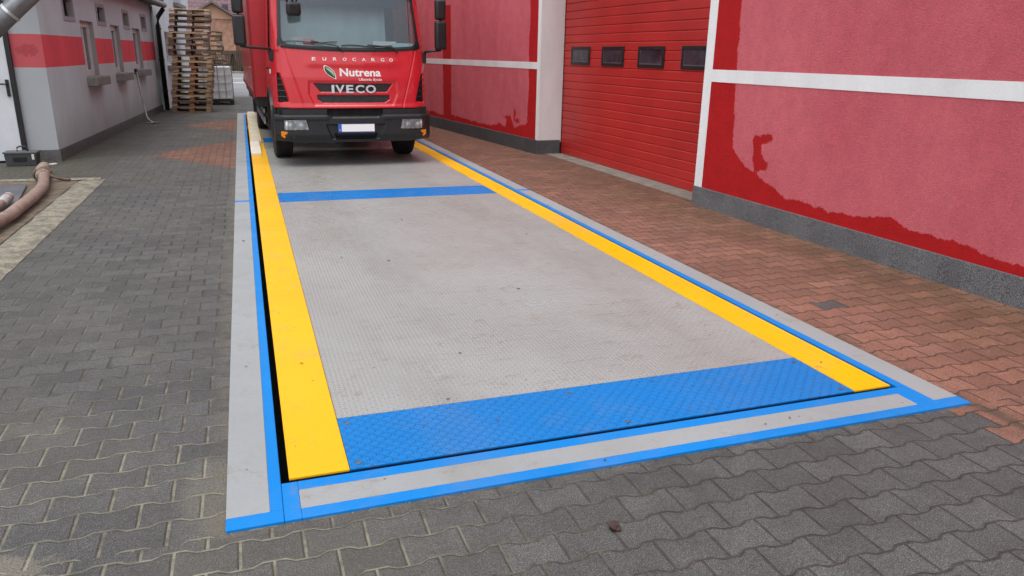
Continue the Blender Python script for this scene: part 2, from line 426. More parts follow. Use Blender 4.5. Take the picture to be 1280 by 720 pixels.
for y0, y1 in ((39.2, 39.9), (46, 46.5)): mk.add([(-40, y0, .006), (40, y0, .006), (40, y1, .006), (-40, y1, .006)], [(0, 1, 2, 3)])
tag(mk.build('road_marking', M_line, fix=False), kind='structure')
tag(MB().box(-60, 60, 56.9, 57.2, -.1, .13).build('kerb', M_conc, bevel=.02), kind='structure')
# asphalt strip at the near-left: sand-covered bed with its stone edging
g = G('silt_bed'); x, y, z = g.xyz(); n = g.noise(7, 6, .7)
g.color(g.scale(g.mix(n.ramp(.35, .65), (.115, .085, .055), (.19, .155, .11)), g.noise(80, 3, .7).ramp(.3, .7, .75, 1.25))); g.rough(.9); g.bump(g.noise(30, 5, .7), .02); M_silt = g.m
b = MB(); b.add([(-2.10, 2.0, .006), (-2.10, 7.95, .006), (-3.0, 8.3, .006), (-7, 8.3, .006), (-7, 2.0, .006)], [(0, 1, 2, 3, 4)])
tag(b.build('silt_bed', M_silt), kind='structure')
g = G('sandy_kerb'); n = g.noise(9, 6, .7); n2 = g.noise(70, 4, .7)
g.color(g.scale(g.mix(n.ramp(.38, .62), (.17, .16, .125), (.31, .285, .215)), n2.ramp(.3, .7, .7, 1.3))); g.rough(.95); g.bump(n2 + n * 2., .012); M_skerb = g.m
b = MB()
def kf(u, v):
    y = -2 + v * 10.05; wv = noise.noise(Vector((y * 2.3, 1, 0))) * .05
    xx = -2.09 + wv * .9 + u * (.29 - wv * .9 + noise.noise(Vector((y * 5, 4, 0))) * .012)
    e = min(u, 1 - u) * 2; h = .004 + .022 * min(1, e * 2.2) * (0.7 + .6 * noise.noise(Vector((xx * 9, y * 9, 2)))) * min(1, (1 - v) * 25)
    return (xx, y, h)
b.grid(14, 260, kf)
tag(b.build('sand_edging', M_skerb, smooth=True), kind='structure')
b = MB().grid(40, 8, lambda u, v: (-1.85 - u * 1.9, 7.98 + v * .17 + u * .12, .010 + .012 * math.sin(v * math.pi) * (1 + .6 * noise.noise(Vector((u * 30, v * 4, 0))))))
tag(b.build('concrete_edging', M_skerb, smooth=True), kind='structure')

# ------------------------------------------------------------ weighbridge
fr = empty('painted_surround', (1.5, FY0, 0), 'grey and blue painted concrete frame set flush round the weighbridge deck', 'frame')
Z = .012
def slab(name, m, x0, x1, y0, y1, z1=Z, z0=-.3, par=fr, bev=.003):
    return MB().box(x0, x1, y0, y1, z0, z1).build(name, m, par, bevel=bev)
slab('grey_band', M_fgrey, FX0, -.078, -.2, 6.0)
slab('grey_band', M_fgrey, FX0, -.078, 6.09, FY1)
slab('blue_line', M_fblue, FX0, -.078, 6.0, 6.09)
slab('blue_line', M_fblue, -.078, HX0, -.2, HY1)
slab('blue_line', M_fblue, FX0, HX0, FY0, -.2)
slab('blue_line', M_fblue, HX0 + .001, .03, FY0, HY0)
slab('blue_line', M_fblue, .03, 2.965, FY0, -.212)
slab('grey_band', M_fgrey, .03, 2.965, -.212, -.083)
slab('blue_line', M_fblue, .03, 2.965, -.083, HY0)
slab('blue_line', M_fblue, 2.965, 3.085, FY0, HY0)
slab('blue_line', M_fblue, 3.085, FX1, FY0, -.195)
slab('blue_line', M_fblue, HX1, 3.085, HY0, HY1)
slab('grey_band', M_fgrey, 3.085, FX1, -.195, 5.98)
slab('blue_line', M_fblue, 3.085, FX1, 5.98, 6.07)
slab('grey_band', M_fgrey, 3.085, FX1, 6.07, FY1)
slab('grey_band', M_fgrey, -.078, 3.085, HY1, FY1)
slab('pit_floor', M_dark, FX0, FX1, FY0, FY1, -.42, -.5)
dk = empty('weighbridge_deck', (1.5, 0, 0), 'long steel vehicle scale deck with grey and blue tread plates between yellow borders', 'weighbridge')
ZD = .016
ys = [0, .461, 5.853, 6.452, 11.823, 12.559, 18.26, 18.72]
for i in range(7):
    blue = i % 2 == 0
    pl_ = MB().box(.2365, 2.7675, ys[i] + .0015, ys[i + 1] - .0015, ZD - .009, ZD - (.0005 if blue else 0)).build('blue_plate' if blue else 'grey_plate', M_pblue if blue else M_pgrey, dk, bevel=.0015)
    if blue:
        for sx in (.275, 1.36, 1.5, 2.72):
            for sy in (ys[i] + .04, ys[i + 1] - .06):
                if sx == 1.36 and sy < ys[i] + .1 or sx == 1.5 and sy > ys[i] + .1: continue
                MB().lathe([(.0125, 0), (.0125, .002), (.0085, .0025), (.008, .001)], (sx, sy, ZD), 'z', 16).build('bolt', M_galv, pl_)
for x0, x1 in ((0, .234), (2.770, 3.0)):
    for a, b_ in ((0, 6.15), (6.153, 12.19), (12.193, 18.72)):
        MB().box(x0, x1, a + .0, b_, ZD - .009, ZD + .001).build('yellow_border', M_yel, dk, bevel=.0015)
MB().box(.01, 2.99, .012, 18.70, -.30, ZD - .0095).build('support_frame', mat('blue_black_steel', (.012, .03, .08), .6), dk)
MB().box(.0, 3.0, .002, .0115, -.08, ZD - .0095).build('edge_angle', mat('gap_shade_navy', (.004, .012, .04), .6), dk)  # edge colour darkened so the shade of the gap is painted on

# ------------------------------------------------------------ right building (red) with the sectional door
rb = empty('red_building', (4.9, 4.75, 0), 'red rendered building with white bands and dark grey plinth along the right side', 'building')
NX = lambda y: 4.963 - .033 * y
def wet_near(y, z):
    if y > 4.62: return 1
    v = 0
    edge = [(9, 4.22), (2.2, 4.22), (1.5, 4.2), (.94, 4.15), (.72, 4.12)]
    ye = 4.22
    for i in range(4):
        if edge[i + 1][0] <= z <= edge[i][0]:
            t = (z - edge[i + 1][0]) / (edge[i][0] - edge[i + 1][0]); ye = edge[i + 1][1] * (1 - t) + edge[i][1] * t
    v = .5 + (y - ye) * 9
    bz = [(9, .8), (4.13, .72), (3.92, .57), (3.57, .45), (3.2, .335), (2.89, .33), (2.57, .32), (2.23, .35), (1.98, .41), (1.8, .34), (1.56, .33), (1.34, .34), (1.13, .31), (.99, .29), (.82, .28), (0, .33), (-1, .26), (-9, .3)]
    for i in range(len(bz) - 1):
        if bz[i + 1][0] <= y <= bz[i][0]:
            t = (y - bz[i + 1][0]) / (bz[i][0] - bz[i + 1][0]); zb = bz[i + 1][1] * (1 - t) + bz[i][1] * t
            v = max(v, .5 + (zb - z) * 11)
    for cy, cz, ry, rz in ((3.72, .72, .055, .15), (3.60, .875, .09, .035), (3.67, .84, .09, .03), (3.64, .60, .12, .05), (3.76, .83, .045, .05), (3.70, .64, .08, .07)):
        v = max(v, .5 + (1 - math.hypot((y - cy) / ry, (z - cz) / rz)) * .55)
    return max(0, min(1, v))
FO = Vector((4.645, 9.38, 0)); FD = Vector((-.108, .994, 0))
def wet_far(s, z):
    v = .5 + (.42 - s) * 8
    pts = [(0, .6), (.45, .45), (.65, .42), (.95, .33), (1.1, .5), (1.25, .52), (1.35, .32), (1.6, .36), (2.0, .29), (2.5, .28), (3.0, .3), (3.7, .32), (4.1, .33), (4.7, .28), (5.3, .32), (5.8, .32), (12, .3)]
    for i in range(len(pts) - 1):
        if pts[i][0] <= s <= pts[i + 1][0]:
            t = (s - pts[i][0]) / (pts[i + 1][0] - pts[i][0]); zb = pts[i][1] * (1 - t) + pts[i + 1][1] * t + .03
            v = max(v, .5 + (zb - z) * 9)
    v = max(v, .5 + (.25 - abs(s - 4.38)) * 12)
    for cs, cz, rs, rz in ((1.28, .52, .14, .04), (.85, .5, .12, .05), (.95, .6, .05, .08), (1.2, .4, .06, .1)):
        v = max(v, .5 + (1 - math.hypot((s - cs) / rs, (z - cz) / rz)) * .4)
    return max(0, min(1, v))
def wall_grid(name, fn, n_s, n_z, s0, s1, z0, z1, wet, mat_, label=None):
    b = MB(); vals = []
    for j in range(n_z + 1):
        z = z0 + (z1 - z0) * j / n_z
        for i in range(n_s + 1):
            s = s0 + (s1 - s0) * i / n_s; vals.append(wet(s, z))
    b.grid(n_s, n_z, lambda u, v: fn(s0 + (s1 - s0) * u, z0 + (z1 - z0) * v))
    o = b.build(name, mat_, rb, fix=False)
    at = o.data.attributes.new('wet', 'FLOAT', 'POINT'); at.data.foreach_set('value', vals)
    return o
wall_grid('wall', lambda s, z: (NX(s), s, z), 240, 110, 4.745, -.6, .215, 2.6, wet_near, M_red)
wall_grid('wall', lambda s, z: (NX(s), s, z), 60, 60, -.6, -9, .215, 2.6, lambda y, z: .5 + (.3 - z) * 9 if z < .5 else 0, M_red)
wall_grid('wall', lambda s, z: (NX(s), s, z), 20, 10, 4.745, -9, 2.6, 5.2, lambda y, z: 0, M_red)
wall_grid('wall', lambda s, z: tuple(FO + FD * s + Vector((0, 0, z))), 400, 90, 0.004, 12, .215, 2.6, wet_far, M_red)
wall_grid('wall', lambda s, z: tuple(FO + FD * s + Vector((0, 0, z))), 20, 10, 0.004, 12, 2.6, 5.2, lambda y, z: 0, M_red)
DX = lambda y: 5.395 - .033 * y
# reveals, header, roof edge and back mass
b = MB(); b.add([(NX(4.75), 4.75, .2), (DX(4.75) + .1, 4.75, .2), (DX(4.75) + .1, 4.75, 5.2), (NX(4.75), 4.75, 5.2)], [(0, 1, 2, 3)])
b.build('reveal', M_white, rb)
b = MB(); b.add([(4.648, 9.378, .2), (DX(9.4) + .1, 9.42, .2), (DX(9.4) + .1, 9.42, 5.2), (4.648, 9.378, 5.2)], [(0, 1, 2, 3)])
b.build('reveal', M_pillar, rb)
MB().add([(NX(4.75), 4.75, 3.7), (NX(9.38), 9.38, 3.7), (NX(9.38), 9.38, 5.2), (NX(4.75), 4.75, 5.2)], [(0, 1, 2, 3)]).add([(NX(4.75), 4.75, 3.7), (NX(9.38), 9.38, 3.7), (DX(9.38), 9.38, 3.7), (DX(4.75), 4.75, 3.7)], [(0, 1, 2, 3)]).build('header', M_white, rb)
b = MB(); P3 = FO + FD * 12
b.prism([(NX(-9) - .05, -9), (NX(4.75) - .05, 4.75), (4.6, 9.38), (P3.x - .05, P3.y), (14, P3.y), (14, -9)], 5.2, 5.35); b.build('roof_slab', M_conc, rb)
b = MB(); b.prism([(5.5, -9), (5.6, 9.3), (P3.x + .02, P3.y), (13.9, P3.y), (13.9, -9)], 0.0, 5.2); b.build('rear_wall', M_red, rb)
# plinth, proud of the wall
b = MB(); b.prism([(NX(-9) - .02, -9), (NX(4.752) - .02, 4.752), (DX(4.75) - .04, 4.752), (DX(4.75) - .04, 4.6), (NX(4.6) + .05, 4.6), (NX(-9) + .05, -9)], -.05, .215); b.build('plinth', M_plinth, rb, bevel=.004)
q = FO + Vector((-.03, -.004, 0)); q2 = FO + FD * 12 + Vector((-.03, 0, 0))
b = MB(); b.prism([(q.x, q.y), (DX(9.4) - .04, 9.375), (DX(9.4) - .04, 9.55), (FO.x + .15, 9.6), (q2.x + .2, q2.y), (q2.x, q2.y)], -.05, .235)
M_plinth2 = plinth_mat('grey_plinth', (.055, .055, .058), (.085, .085, .09), 60)
b.build('plinth', M_plinth2, rb, bevel=.004)
# white bands
def nband(y0, y1, z0, z1, name='white_band'):
    MB().prism([(NX(y0) - .004, y0), (NX(y1) - .004, y1), (NX(y1) + .01, y1), (NX(y0) + .01, y0)], z0, z1).build(name, M_white, rb)
nband(-9, 4.612, 1.378, 1.507); nband(4.612, 4.7535, .2155, 5.19)
def fband(s0, s1, z0, z1):
    a = FO + FD * s0; c = FO + FD * s1; n_ = Vector((-.994, -.108, 0)) * .004
    MB().prism([(a.x + n_.x, a.y + n_.y), (c.x + n_.x, c.y + n_.y), (c.x - n_.x * 2, c.y - n_.y * 2), (a.x - n_.x * 2, a.y - n_.y * 2)], z0, z1).build('white_band', M_white, rb)
fband(.105, 12, 1.40, 1.512); fband(-.003, .105, .236, 5.19)
# threshold
b = MB(); b.prism([(NX(4.76) + .10, 4.756), (4.78, 9.37), (DX(9.37) + .1, 9.37), (DX(4.76) + .1, 4.756)], -.05, .008)
b.build('threshold', M_conc, rb)
# sectional door: horizontally ribbed sections
g = G('red_door_paint'); x, y, z = g.xyz(); n1 = g.noise(1.0, 4, .6); n2 = g.noise(30, 5, .7)
g.color(g.scale((.46, .022, .018), n1.ramp(.3, .7, .9, 1.1) * n2.ramp(.3, .7, .96, 1.04))); g.rough(.42); g.bump(g.noise(160, 2), .0008); M_door = g.m
sd_ = empty('sectional_door', (5.2, 7.06, 0), 'closed red ribbed sectional door with a row of small windows', 'door')
prof = []; z = .012; k = 0
while z < 3.72:
    h = .1215
    prof += [(-.0, z), (-.0, z + h - .022), (.013, z + h - .005), (.013, z + h - .0005)]
    z += h; k += 1
b = MB(); ya, yb = 4.757, 9.41
base = len(b.v)
for y in (ya, yb):
    for d, zz in prof: b.v.append((DX(y) + d, y, zz))
n_ = len(prof); b.f = [(i, i + 1, n_ + i + 1, n_ + i) for i in range(n_ - 1)]
b.build('door_leaf', M_door, sd_, fix=False)
MB().prism([(DX(ya) - .004, ya), (DX(yb) - .004, yb), (DX(yb) + .03, yb), (DX(ya) + .03, ya)], .002, .012).build('bottom_seal', M_black, sd_)
MB().prism([(DX(yb) - .012, 9.408), (DX(yb) + .01, 9.408), (DX(yb) + .01, 9.418), (DX(yb) - .012, 9.418)], .0, 3.7).build('side_seal', M_black, sd_)
M_doorglass = mat('acrylic_pane', (.045, .04, .05), .10, var=.6, vs=5)
for i in range(4):
    y1 = 9.12 - 1.075 * i; y0 = y1 - .67; z0, z1 = 1.485, 1.765
    def DB(n, ya, yb, za, zb, off0, off1, m, par):
        return MB().prism([(DX(ya) + off0, ya), (DX(yb) + off0, yb), (DX(yb) + off1, yb), (DX(ya) + off1, ya)], za, zb).build(n, m, par, bevel=.003)
    t = .045
    f4 = MB()
    for (a, c, e, d) in ((y0, y1, z0, z0 + t), (y0, y1, z1 - t, z1), (y0, y0 + t * 1.1, z0 + t, z1 - t), (y1 - t * 1.1, y1, z0 + t, z1 - t)):
        f4.prism([(DX(a) - .016, a), (DX(c) - .016, c), (DX(c) + .004, c), (DX(a) + .004, a)], e, d)
    fo = f4.build('window_frame', M_black, sd_, bevel=.003)
    MB().prism([(DX(y0) - .007, y0 + t), (DX(y1) - .007, y1 - t), (DX(y1) + .003, y1 - t), (DX(y0) + .003, y0 + t)], z0 + t, z1 - t).build('pane', M_doorglass, fo)
    f5 = MB()
    for (a, c, e, d) in ((y0 + t, y1 - t, z0 + t, z0 + t + .012), (y1 - t - .016, y1 - t, z0 + t + .012, z1 - t)):
        f5.prism([(DX(a) - .0095, a), (DX(c) - .0095, c), (DX(c) - .0065, c), (DX(a) - .0065, a)], e, d)
    f5.build('spacer', M_galv, fo)

# ------------------------------------------------------------ left building
lb = empty('grey_building', (-2.66, 9.95, 0), 'low grey building with a red stripe and deep narrow windows on the left', 'building')
LO = Vector((-2.665, 9.95, 0)); LD = Vector((.052, .9986, 0)).normalized(); LN = Vector((LD.y, -LD.x, 0))   # LN points out (towards +x)
def LW(y, off=0, z=0):       # y measured in world y along the wall
    p = LO + LD * ((y - LO.y) / LD.y) + LN * off; return (p.x, p.y, z)
def lbox(b, y0, y1, z0, z1, o0, o1):
    vs = [LW(y, o, z) for z in (z0, z1) for y in (y0, y1) for o in (o0, o1)]
    return b.add(vs, [(0, 2, 3, 1), (4, 5, 7, 6), (0, 1, 5, 4), (2, 6, 7, 3), (0, 4, 6, 2), (1, 3, 7, 5)])
tall = [(12.27, 13.22, 1.13, 2.045), (14.68, 15.52, 1.13, 2.045), (17.0, 17.93, 1.15, 2.045)]
small = [(11.34, 11.91, 2.045, 2.33), (13.66, 14.25, 2.05, 2.325), (16.08, 16.64, 2.06, 2.33), (18.28, 18.88, 2.06, 2.335)]
small = [(a, c, max(d, 2.075), e) for a, c, d, e in small]
def holed_wall(LWf, y0, y1, z0, z1, holes, depth, sep=None):
    b = MB(); ysx = sorted({y0, y1} | {h[0] for h in holes} | {h[1] for h in holes}); zs = sorted({z0, z1} | {h[2] for h in holes} | {h[3] for h in holes})
    for i in range(len(ysx) - 1):
        for j in range(len(zs) - 1):
            cy, cz = (ysx[i] + ysx[i + 1]) / 2, (zs[j] + zs[j + 1]) / 2
            if any(h[0] < cy < h[1] and h[2] < cz < h[3] for h in holes): continue
            b.add([LWf(ysx[i], 0, zs[j]), LWf(ysx[i + 1], 0, zs[j]), LWf(ysx[i + 1], 0, zs[j + 1]), LWf(ysx[i], 0, zs[j + 1])], [(0, 1, 2, 3)])
    for (a, c, d, e) in holes:
        rv = b if sep is None else MB()
        rv.add([LWf(a, 0, d), LWf(c, 0, d), LWf(c, 0, e), LWf(a, 0, e), LWf(a, -depth, d), LWf(c, -depth, d), LWf(c, -depth, e), LWf(a, -depth, e)],
              [(0, 1, 5, 4), (1, 2, 6, 5), (2, 3, 7, 6), (3, 0, 4, 7)])
        if sep is not None: sep.append(rv)
    return b
rvl = []; hw = holed_wall(LW, 9.95, 20.15, .17, 3.0, tall + small, .125, rvl)
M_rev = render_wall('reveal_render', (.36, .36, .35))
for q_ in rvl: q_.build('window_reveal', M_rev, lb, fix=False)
hw.add([(-2.665, 9.95, .17), (-8, 9.95, .17), (-8, 9.95, 3.0), (-2.665, 9.95, 3.0)], [(0, 1, 2, 3)])
hw.add([LW(20.15, 0, .17), (-8, 20.15, .17), (-8, 20.15, 3.0), LW(20.15, 0, 3.0)], [(0, 1, 2, 3)])
hw.build('wall', M_left, lb, fix=False)
M_wf = mat('white_window_plastic', (.62, .62, .61), .5)
M_pane2 = mat('dusty_pane', (.12, .12, .125), .2, var=.3)
M_sill = mat('concrete_sill', (.24, .23, .21), .9, var=.25, vs=9, bump=.006)
for (a, c, d, e) in tall:
    f6 = MB(); t = .10
    lbox(f6, a, c, d, d + t, -.12, -.07); lbox(f6, a, c, e - t, e, -.12, -.07); lbox(f6, a, a + t, d + t, e - t, -.12, -.07); lbox(f6, c - t, c, d + t, e - t, -.12, -.07)
    lbox(f6, (a + c) / 2 - .03, (a + c) / 2 + .03, d + t, e - t, -.12, -.08)
    wf = f6.build('window', M_wf, lb, bevel=.004)
    lbox(MB(), a, c, d, e, -.127, -.105).build('pane', M_pane2, wf)
    sl = MB(); lbox(sl, a - .06, c + .06, d - .155, d - .008, -.0, .16); sl.build('sill', M_sill, lb, bevel=.012)
    lbox(MB(), a + .002, c - .002, d - .006, d + .004, -.07, -.002).build('sill_shelf', M_sill, lb)
for (a, c, d, e) in small:
    f6 = MB(); t = .045
    lbox(f6, a, c, d, d + t, -.12, -.08); lbox(f6, a, c, e - t, e, -.12, -.08); lbox(f6, a, a + t, d + t, e - t, -.12, -.08); lbox(f6, c - t, c, d + t, e - t, -.12, -.08)
    wf = f6.build('window', M_blackm, lb)
    lbox(MB(), a, c, d, e, -.127, -.105).build('pane', M_pane2, wf)
    f7 = MB(); m_ = .07
    for (y0, y1, z0, z1) in ((a - m_, c + m_, d - m_, d - .004), (a - m_, c + m_, e + .004, e + m_), (a - m_, a - .004, d - .004, e + .004), (c + .004, c + m_, d - .004, e + .004)):
        lbox(f7, y0, y1, z0, z1, -.004, .012)
    f7.build('window_surround', render_wall('surround_render', (.37, .365, .375)), lb, bevel=.003)
pb = MB(); lbox(pb, 9.92, 20.12, -.05, .17, -.05, .022); pb.box(-3.06, -2.65, 9.925, 9.99, -.05, .17); pb.box(-8, -4.15, 9.925, 9.99, -.05, .17)
pb.build('plinth', M_lplinth, lb)
# roof: low-pitched dark tiles, fascia and gutter
g = G('dark_roof_tiles'); x, y, z = g.xyz(); n = g.noise(8, 4)
g.color(g.scale((.06, .055, .055), n.ramp(.3, .7, .7, 1.3))); g.rough(.7); g.bump((y * 20.)._m('SINE') * .5, .03); M_roof = g.m
b = MB(); b.add([LW(9.6, .30, 2.80), LW(20.3, .30, 2.80), (-8.2, 20.3, 4.3), (-8.2, 9.6, 4.3), LW(9.6, .30, 2.86), LW(20.3, .30, 2.86), (-8.2, 20.3, 4.38), (-8.2, 9.6, 4.38)],
      [(0, 1, 2, 3), (4, 7, 6, 5), (0, 4, 5, 1), (1, 5, 6, 2), (2, 6, 7, 3), (3, 7, 4, 0)])
b.build('roof', M_roof, lb)
b = MB(); lbox(b, 9.6, 20.3, 2.66, 2.80, .18, .2); lbox(b, 9.6, 20.3, 2.70, 2.72, 0.0, .18); b.build('fascia', M_black, lb)
b = MB(); gp = [LW(9.55, .27, 2.76), LW(20.45, .27, 2.72)]; b.tube(gp, .075, 12); b.build('gutter', mat('grey_gutter', (.10, .10, .105), .45), lb)
b = MB(); b.tube([LW(20.35, .27, 2.72), LW(20.36, .25, 2.62), LW(20.38, .10, 2.42), LW(20.4, .075, 2.2), LW(20.42, .075, 0.0)], .06, 12)
for zz in (2.1, 1.3, .5):
    b.tube([LW(20.42, .075, zz), LW(20.42, .075, zz + .04)], .072, 12)
o = b.build('downpipe', M_blackm, lb, smooth=True)
b = MB(); b.tube([LW(19.75, .045, .9), LW(19.75, .045, 2.66)], .035, 10); b.build('conduit', mat('pale_pipe', (.45, .45, .45), .5), lb, smooth=True)
# door in the front wall
dr = MB().box(-4.12, -3.125, 9.915, 9.985, .03, 2.15).build('door', mat('white_door_paint', (.60, .63, .66), .45, var=.06), lb, bevel=.004)
MB().box(-3.123, -3.06, 9.90, 9.99, 0.0, 2.24).box(-4.19, -4.122, 9.90, 9.99, 0.0, 2.24).box(-4.122, -3.123, 9.90, 9.99, 2.155, 2.24).build('door_frame', M_black, lb, bevel=.004)
b = MB(); b.box(-3.185, -3.145, 9.892, 9.914, .93, 1.16); b.tube([(-3.165, 9.90, 1.10), (-3.165, 9.855, 1.10), (-3.29, 9.85, 1.10)], .012, 8); b.build('handle', M_blackm, dr)
MB().box(-4.12, -3.125, 9.93, 9.98, -.02, .03).build('door_sill', M_dark, lb)

# ------------------------------------------------------------ white building behind
wb = empty('white_building', (-2.05, 20.9, 0), 'tall white building with narrow windows behind the pallet stacks', 'building')
M_wb = render_wall('pale_blue_white_render', (.62, .645, .67))
LO2 = Vector((-2.08, 20.55, 0))
def LW2(y, off=0, z=0):
    p = LO2 + LD * ((y - LO2.y) / LD.y) + LN * off; return (p.x, p.y, z)
wh = [(21.7, 23.4, 1.16, 2.08), (24.4, 26.3, 3.0, 4.3)]
hw = holed_wall(LW2, 20.55, 28.4, 0, 7.5, wh, .24)
hw.add([LW2(20.55, 0, 0), (-9, 20.55, 0), (-9, 20.55, 7.5), LW2(20.55, 0, 7.5)], [(0, 1, 2, 3)])
hw.add([LW2(28.4, 0, 0), (-9, 28.4, 0), (-9, 28.4, 7.5), LW2(28.4, 0, 7.5)], [(0, 1, 2, 3)])
hw.build('wall', M_wb, wb, fix=False)
MB().prism([(-9.2, 20.4), (-1.85, 20.4), (-1.5, 28.6), (-9.2, 28.6)], 7.5, 7.65).build('roof', M_roof, wb)
for (a, c, d, e) in wh:
    def bb(mb, y0, y1, z0, z1, o0, o1):
        vs = [LW2(y, o, z) for z in (z0, z1) for y in (y0, y1) for o in (o0, o1)]
        return mb.add(vs, [(0, 2, 3, 1), (4, 5, 7, 6), (0, 1, 5, 4), (2, 6, 7, 3), (0, 4, 6, 2), (1, 3, 7, 5)])
    f6 = MB(); t = .07
    bb(f6, a, c, d, d + t, -.24, -.18); bb(f6, a, c, e - t, e, -.24, -.18); bb(f6, a, a + t, d + t, e - t, -.24, -.18); bb(f6, c - t, c, d + t, e - t, -.24, -.18)
    wf = f6.build('window', M_wf, wb); bb(MB(), a, c, d, e, -.245, -.22).build('pane', M_pane2, wf)
    bb(MB(), a - .08, c + .08, d - .12, d - .005, 0, .15).build('sill', M_sill, wb, bevel=.01)

# ------------------------------------------------------------ brick house across the road
bh = empty('brick_house', (-1.2, 66, 0), 'orange brick gabled house with purple roof tiles across the road', 'house')
g = G('orange_brick'); x, y, z = g.xyz()
br = g.nt.nodes.new('ShaderNodeTexBrick'); mp = g.nt.nodes.new('ShaderNodeMapping'); g.nt.links.new(g.comb(x, z, 0.), mp.inputs[0]); g.nt.links.new(mp.outputs[0], br.inputs['Vector'])
br.inputs['Scale'].default_value = 3.2; br.inputs['Color1'].default_value = (.42, .15, .08, 1); br.inputs['Color2'].default_value = (.36, .17, .10, 1); br.inputs['Mortar'].default_value = (.42, .35, .3, 1); br.inputs['Mortar Size'].default_value = .03
g.color(g.scale(br.outputs[0], g.noise(3, 5).ramp(.3, .7, .8, 1.2))); g.rough(.9); M_brick = g.m
b = MB(); b.prism([(-3.5, 0), (-.30, 0), (-.30, 4.15), (-1.85, 5.15), (-3.5, 4.15)], 66, 72, 'y'); b.build('wall', M_brick, bh)
b = MB(); b.prism([(-3.49, 4.0), (-.31, 4.0), (-.31, 4.12), (-1.85, 5.1), (-3.49, 4.12)], 65.93, 66.0, 'y'); b.build('gable_panel', mat('pale_brick', (.55, .32, .22), .9, vs=9), bh)
g = G('purple_tiles'); x, y, z = g.xyz(); g.color(g.scale((.15, .085, .095), g.noise(5, 4).ramp(.3, .7, .7, 1.3))); g.bump((z * 22.)._m('SINE'), .05); g.rough(.7); M_tile = g.m
b = MB(); b.prism([(-3.9, 3.86), (-1.85, 5.2), (.12, 3.95), (.12, 4.07), (-1.85, 5.36), (-3.9, 4.0)], 65.5, 72, 'y'); b.build('gable_roof', M_tile, bh)
b = MB(); b.prism([(-3.92, 3.82), (-1.85, 5.17), (.15, 3.9), (.15, 4.06), (-1.85, 5.36), (-3.92, 4.0)], 65.42, 65.5, 'y'); b.build('barge_board', mat('brown_grey_board', (.14, .11, .10), .7), bh)
b = MB(); b.add([(-13, 69, 3.4), (7, 69, 3.4), (7, 76, 9), (-13, 76, 9), (-13, 69, 3.25), (7, 69, 3.25), (7, 83, 3.25), (-13, 83, 3.25)], [(0, 1, 2, 3), (4, 5, 1, 0), (2, 1, 5, 6), (3, 2, 6, 7), (0, 3, 7, 4), (4, 7, 6, 5)]); rf = b.build('roof', M_tile, bh)
MB().box(-12.5, 6.5, 70, 82, 0, 3.25).build('rear_wall', M_brick, bh)
b = MB(); b.box(-1.15, -.65, 69.6, 70.6, 4.1, 5.3); b.build('dormer', mat('dark_violet_pane', (.08, .05, .09), .3), bh)
fe = empty('garden_fence', (-.2, 62, 0), 'dark brown board fence in front of the brick house', 'fence')
b = MB()
for i in range(60):
    xx = -3.6 + i * .155; b.box(xx, xx + .14, 62, 62.03, .05, 1.55 + .01 * (i % 3))
b.build('board', mat('brown_stain', (.06, .038, .028), .8, vs=3), fe); b = MB()
for zz in (.4, 1.2): b.box(-3.6, 5.7, 62.03, 62.08, zz, zz + .08)
b.build('rail', mat('brown_rail', (.05, .03, .022), .8), fe)
sh = empty('conifer_shrub', (-.55, 59.5, 0), 'small dark green conifer in front of the brown fence', 'shrub')
MB().tube([(-.55, 59.5, 0), (-.55, 59.5, .9)], [.05, .02], 8).build('trunk', mat('bark', (.08, .05, .03), .9), sh)
b = MB()
for i in range(900):
    t = random.random(); h = .1 + t * 1.25; rr = (1 - t) * .42 * random.uniform(.5, 1.05); a = random.random() * 6.283
    c = Vector((-.55 + rr * math.cos(a), 59.5 + rr * math.sin(a), h)); d = Vector((math.cos(a), math.sin(a), random.uniform(-.3, .6))) * .09; sd2 = Vector((-math.sin(a), math.cos(a), .2)) * .03
    b.add([c - sd2, c + sd2, c + d], [(0, 1, 2)])
b.build('crown', mat('conifer_green', (.035, .06, .025), .8, var=.4, vs=12), sh, fix=False)
hb = MB()
for i in range(1500):
    c = Vector((random.gauss(.45, .25), random.gauss(59.6, .2), abs(random.gauss(.15, .16)))); d = Vector((random.gauss(0, 1), random.gauss(0, 1), random.gauss(0, 1))).normalized() * .07; e = d.cross(Vector((.3, .5, .8))).normalized() * .04
    hb.add([c - e, c + e, c + d], [(0, 1, 2)])
tag(hb.build('low_shrub', mat('leaf_green', (.05, .085, .03), .8, var=.4, vs=12), fix=False), 'low rounded green bush beside the small conifer', 'shrub')

# ------------------------------------------------------------ pallets
def wood(name, c0, c1):
    g = G(name, True); oi = g.nt.nodes.new('ShaderNodeObjectInfo'); rnd = V(g.nt, oi.outputs['Random'])
    at = g.nt.nodes.new('ShaderNodeAttribute'); at.attribute_name = 'bd'; bd = V(g.nt, at.outputs['Fac'])
    k = ((rnd * 7.3 + bd).mod(1.)); gr = g.noise(9, 5, .65, stretch=(1, 12, 12))
    g.color(g.scale(g.mix(k, c0, c1), gr.ramp(.3, .7, .65, 1.25))); g.rough(.85); g.bump(gr, .003); return g.m
M_w1 = wood('weathered_pine', (.20, .14, .09), (.55, .40, .25)); M_w2 = wood('dark_old_pine', (.09, .06, .05), (.24, .16, .115))
M_wo = wood('orange_painted_block', (.36, .14, .05), (.42, .19, .08)); M_wp = wood('pale_pressed_block', (.50, .42, .34), (.72, .64, .55))
def boards(lst):
    b = MB(); vals = []
    for q in lst: b.box(*q); vals += [random.random()] * 8
    return b, vals
def setbd(o, vals):
    at = o.data.attributes.new('bd', 'FLOAT', 'POINT'); at.data.foreach_set('value', vals)
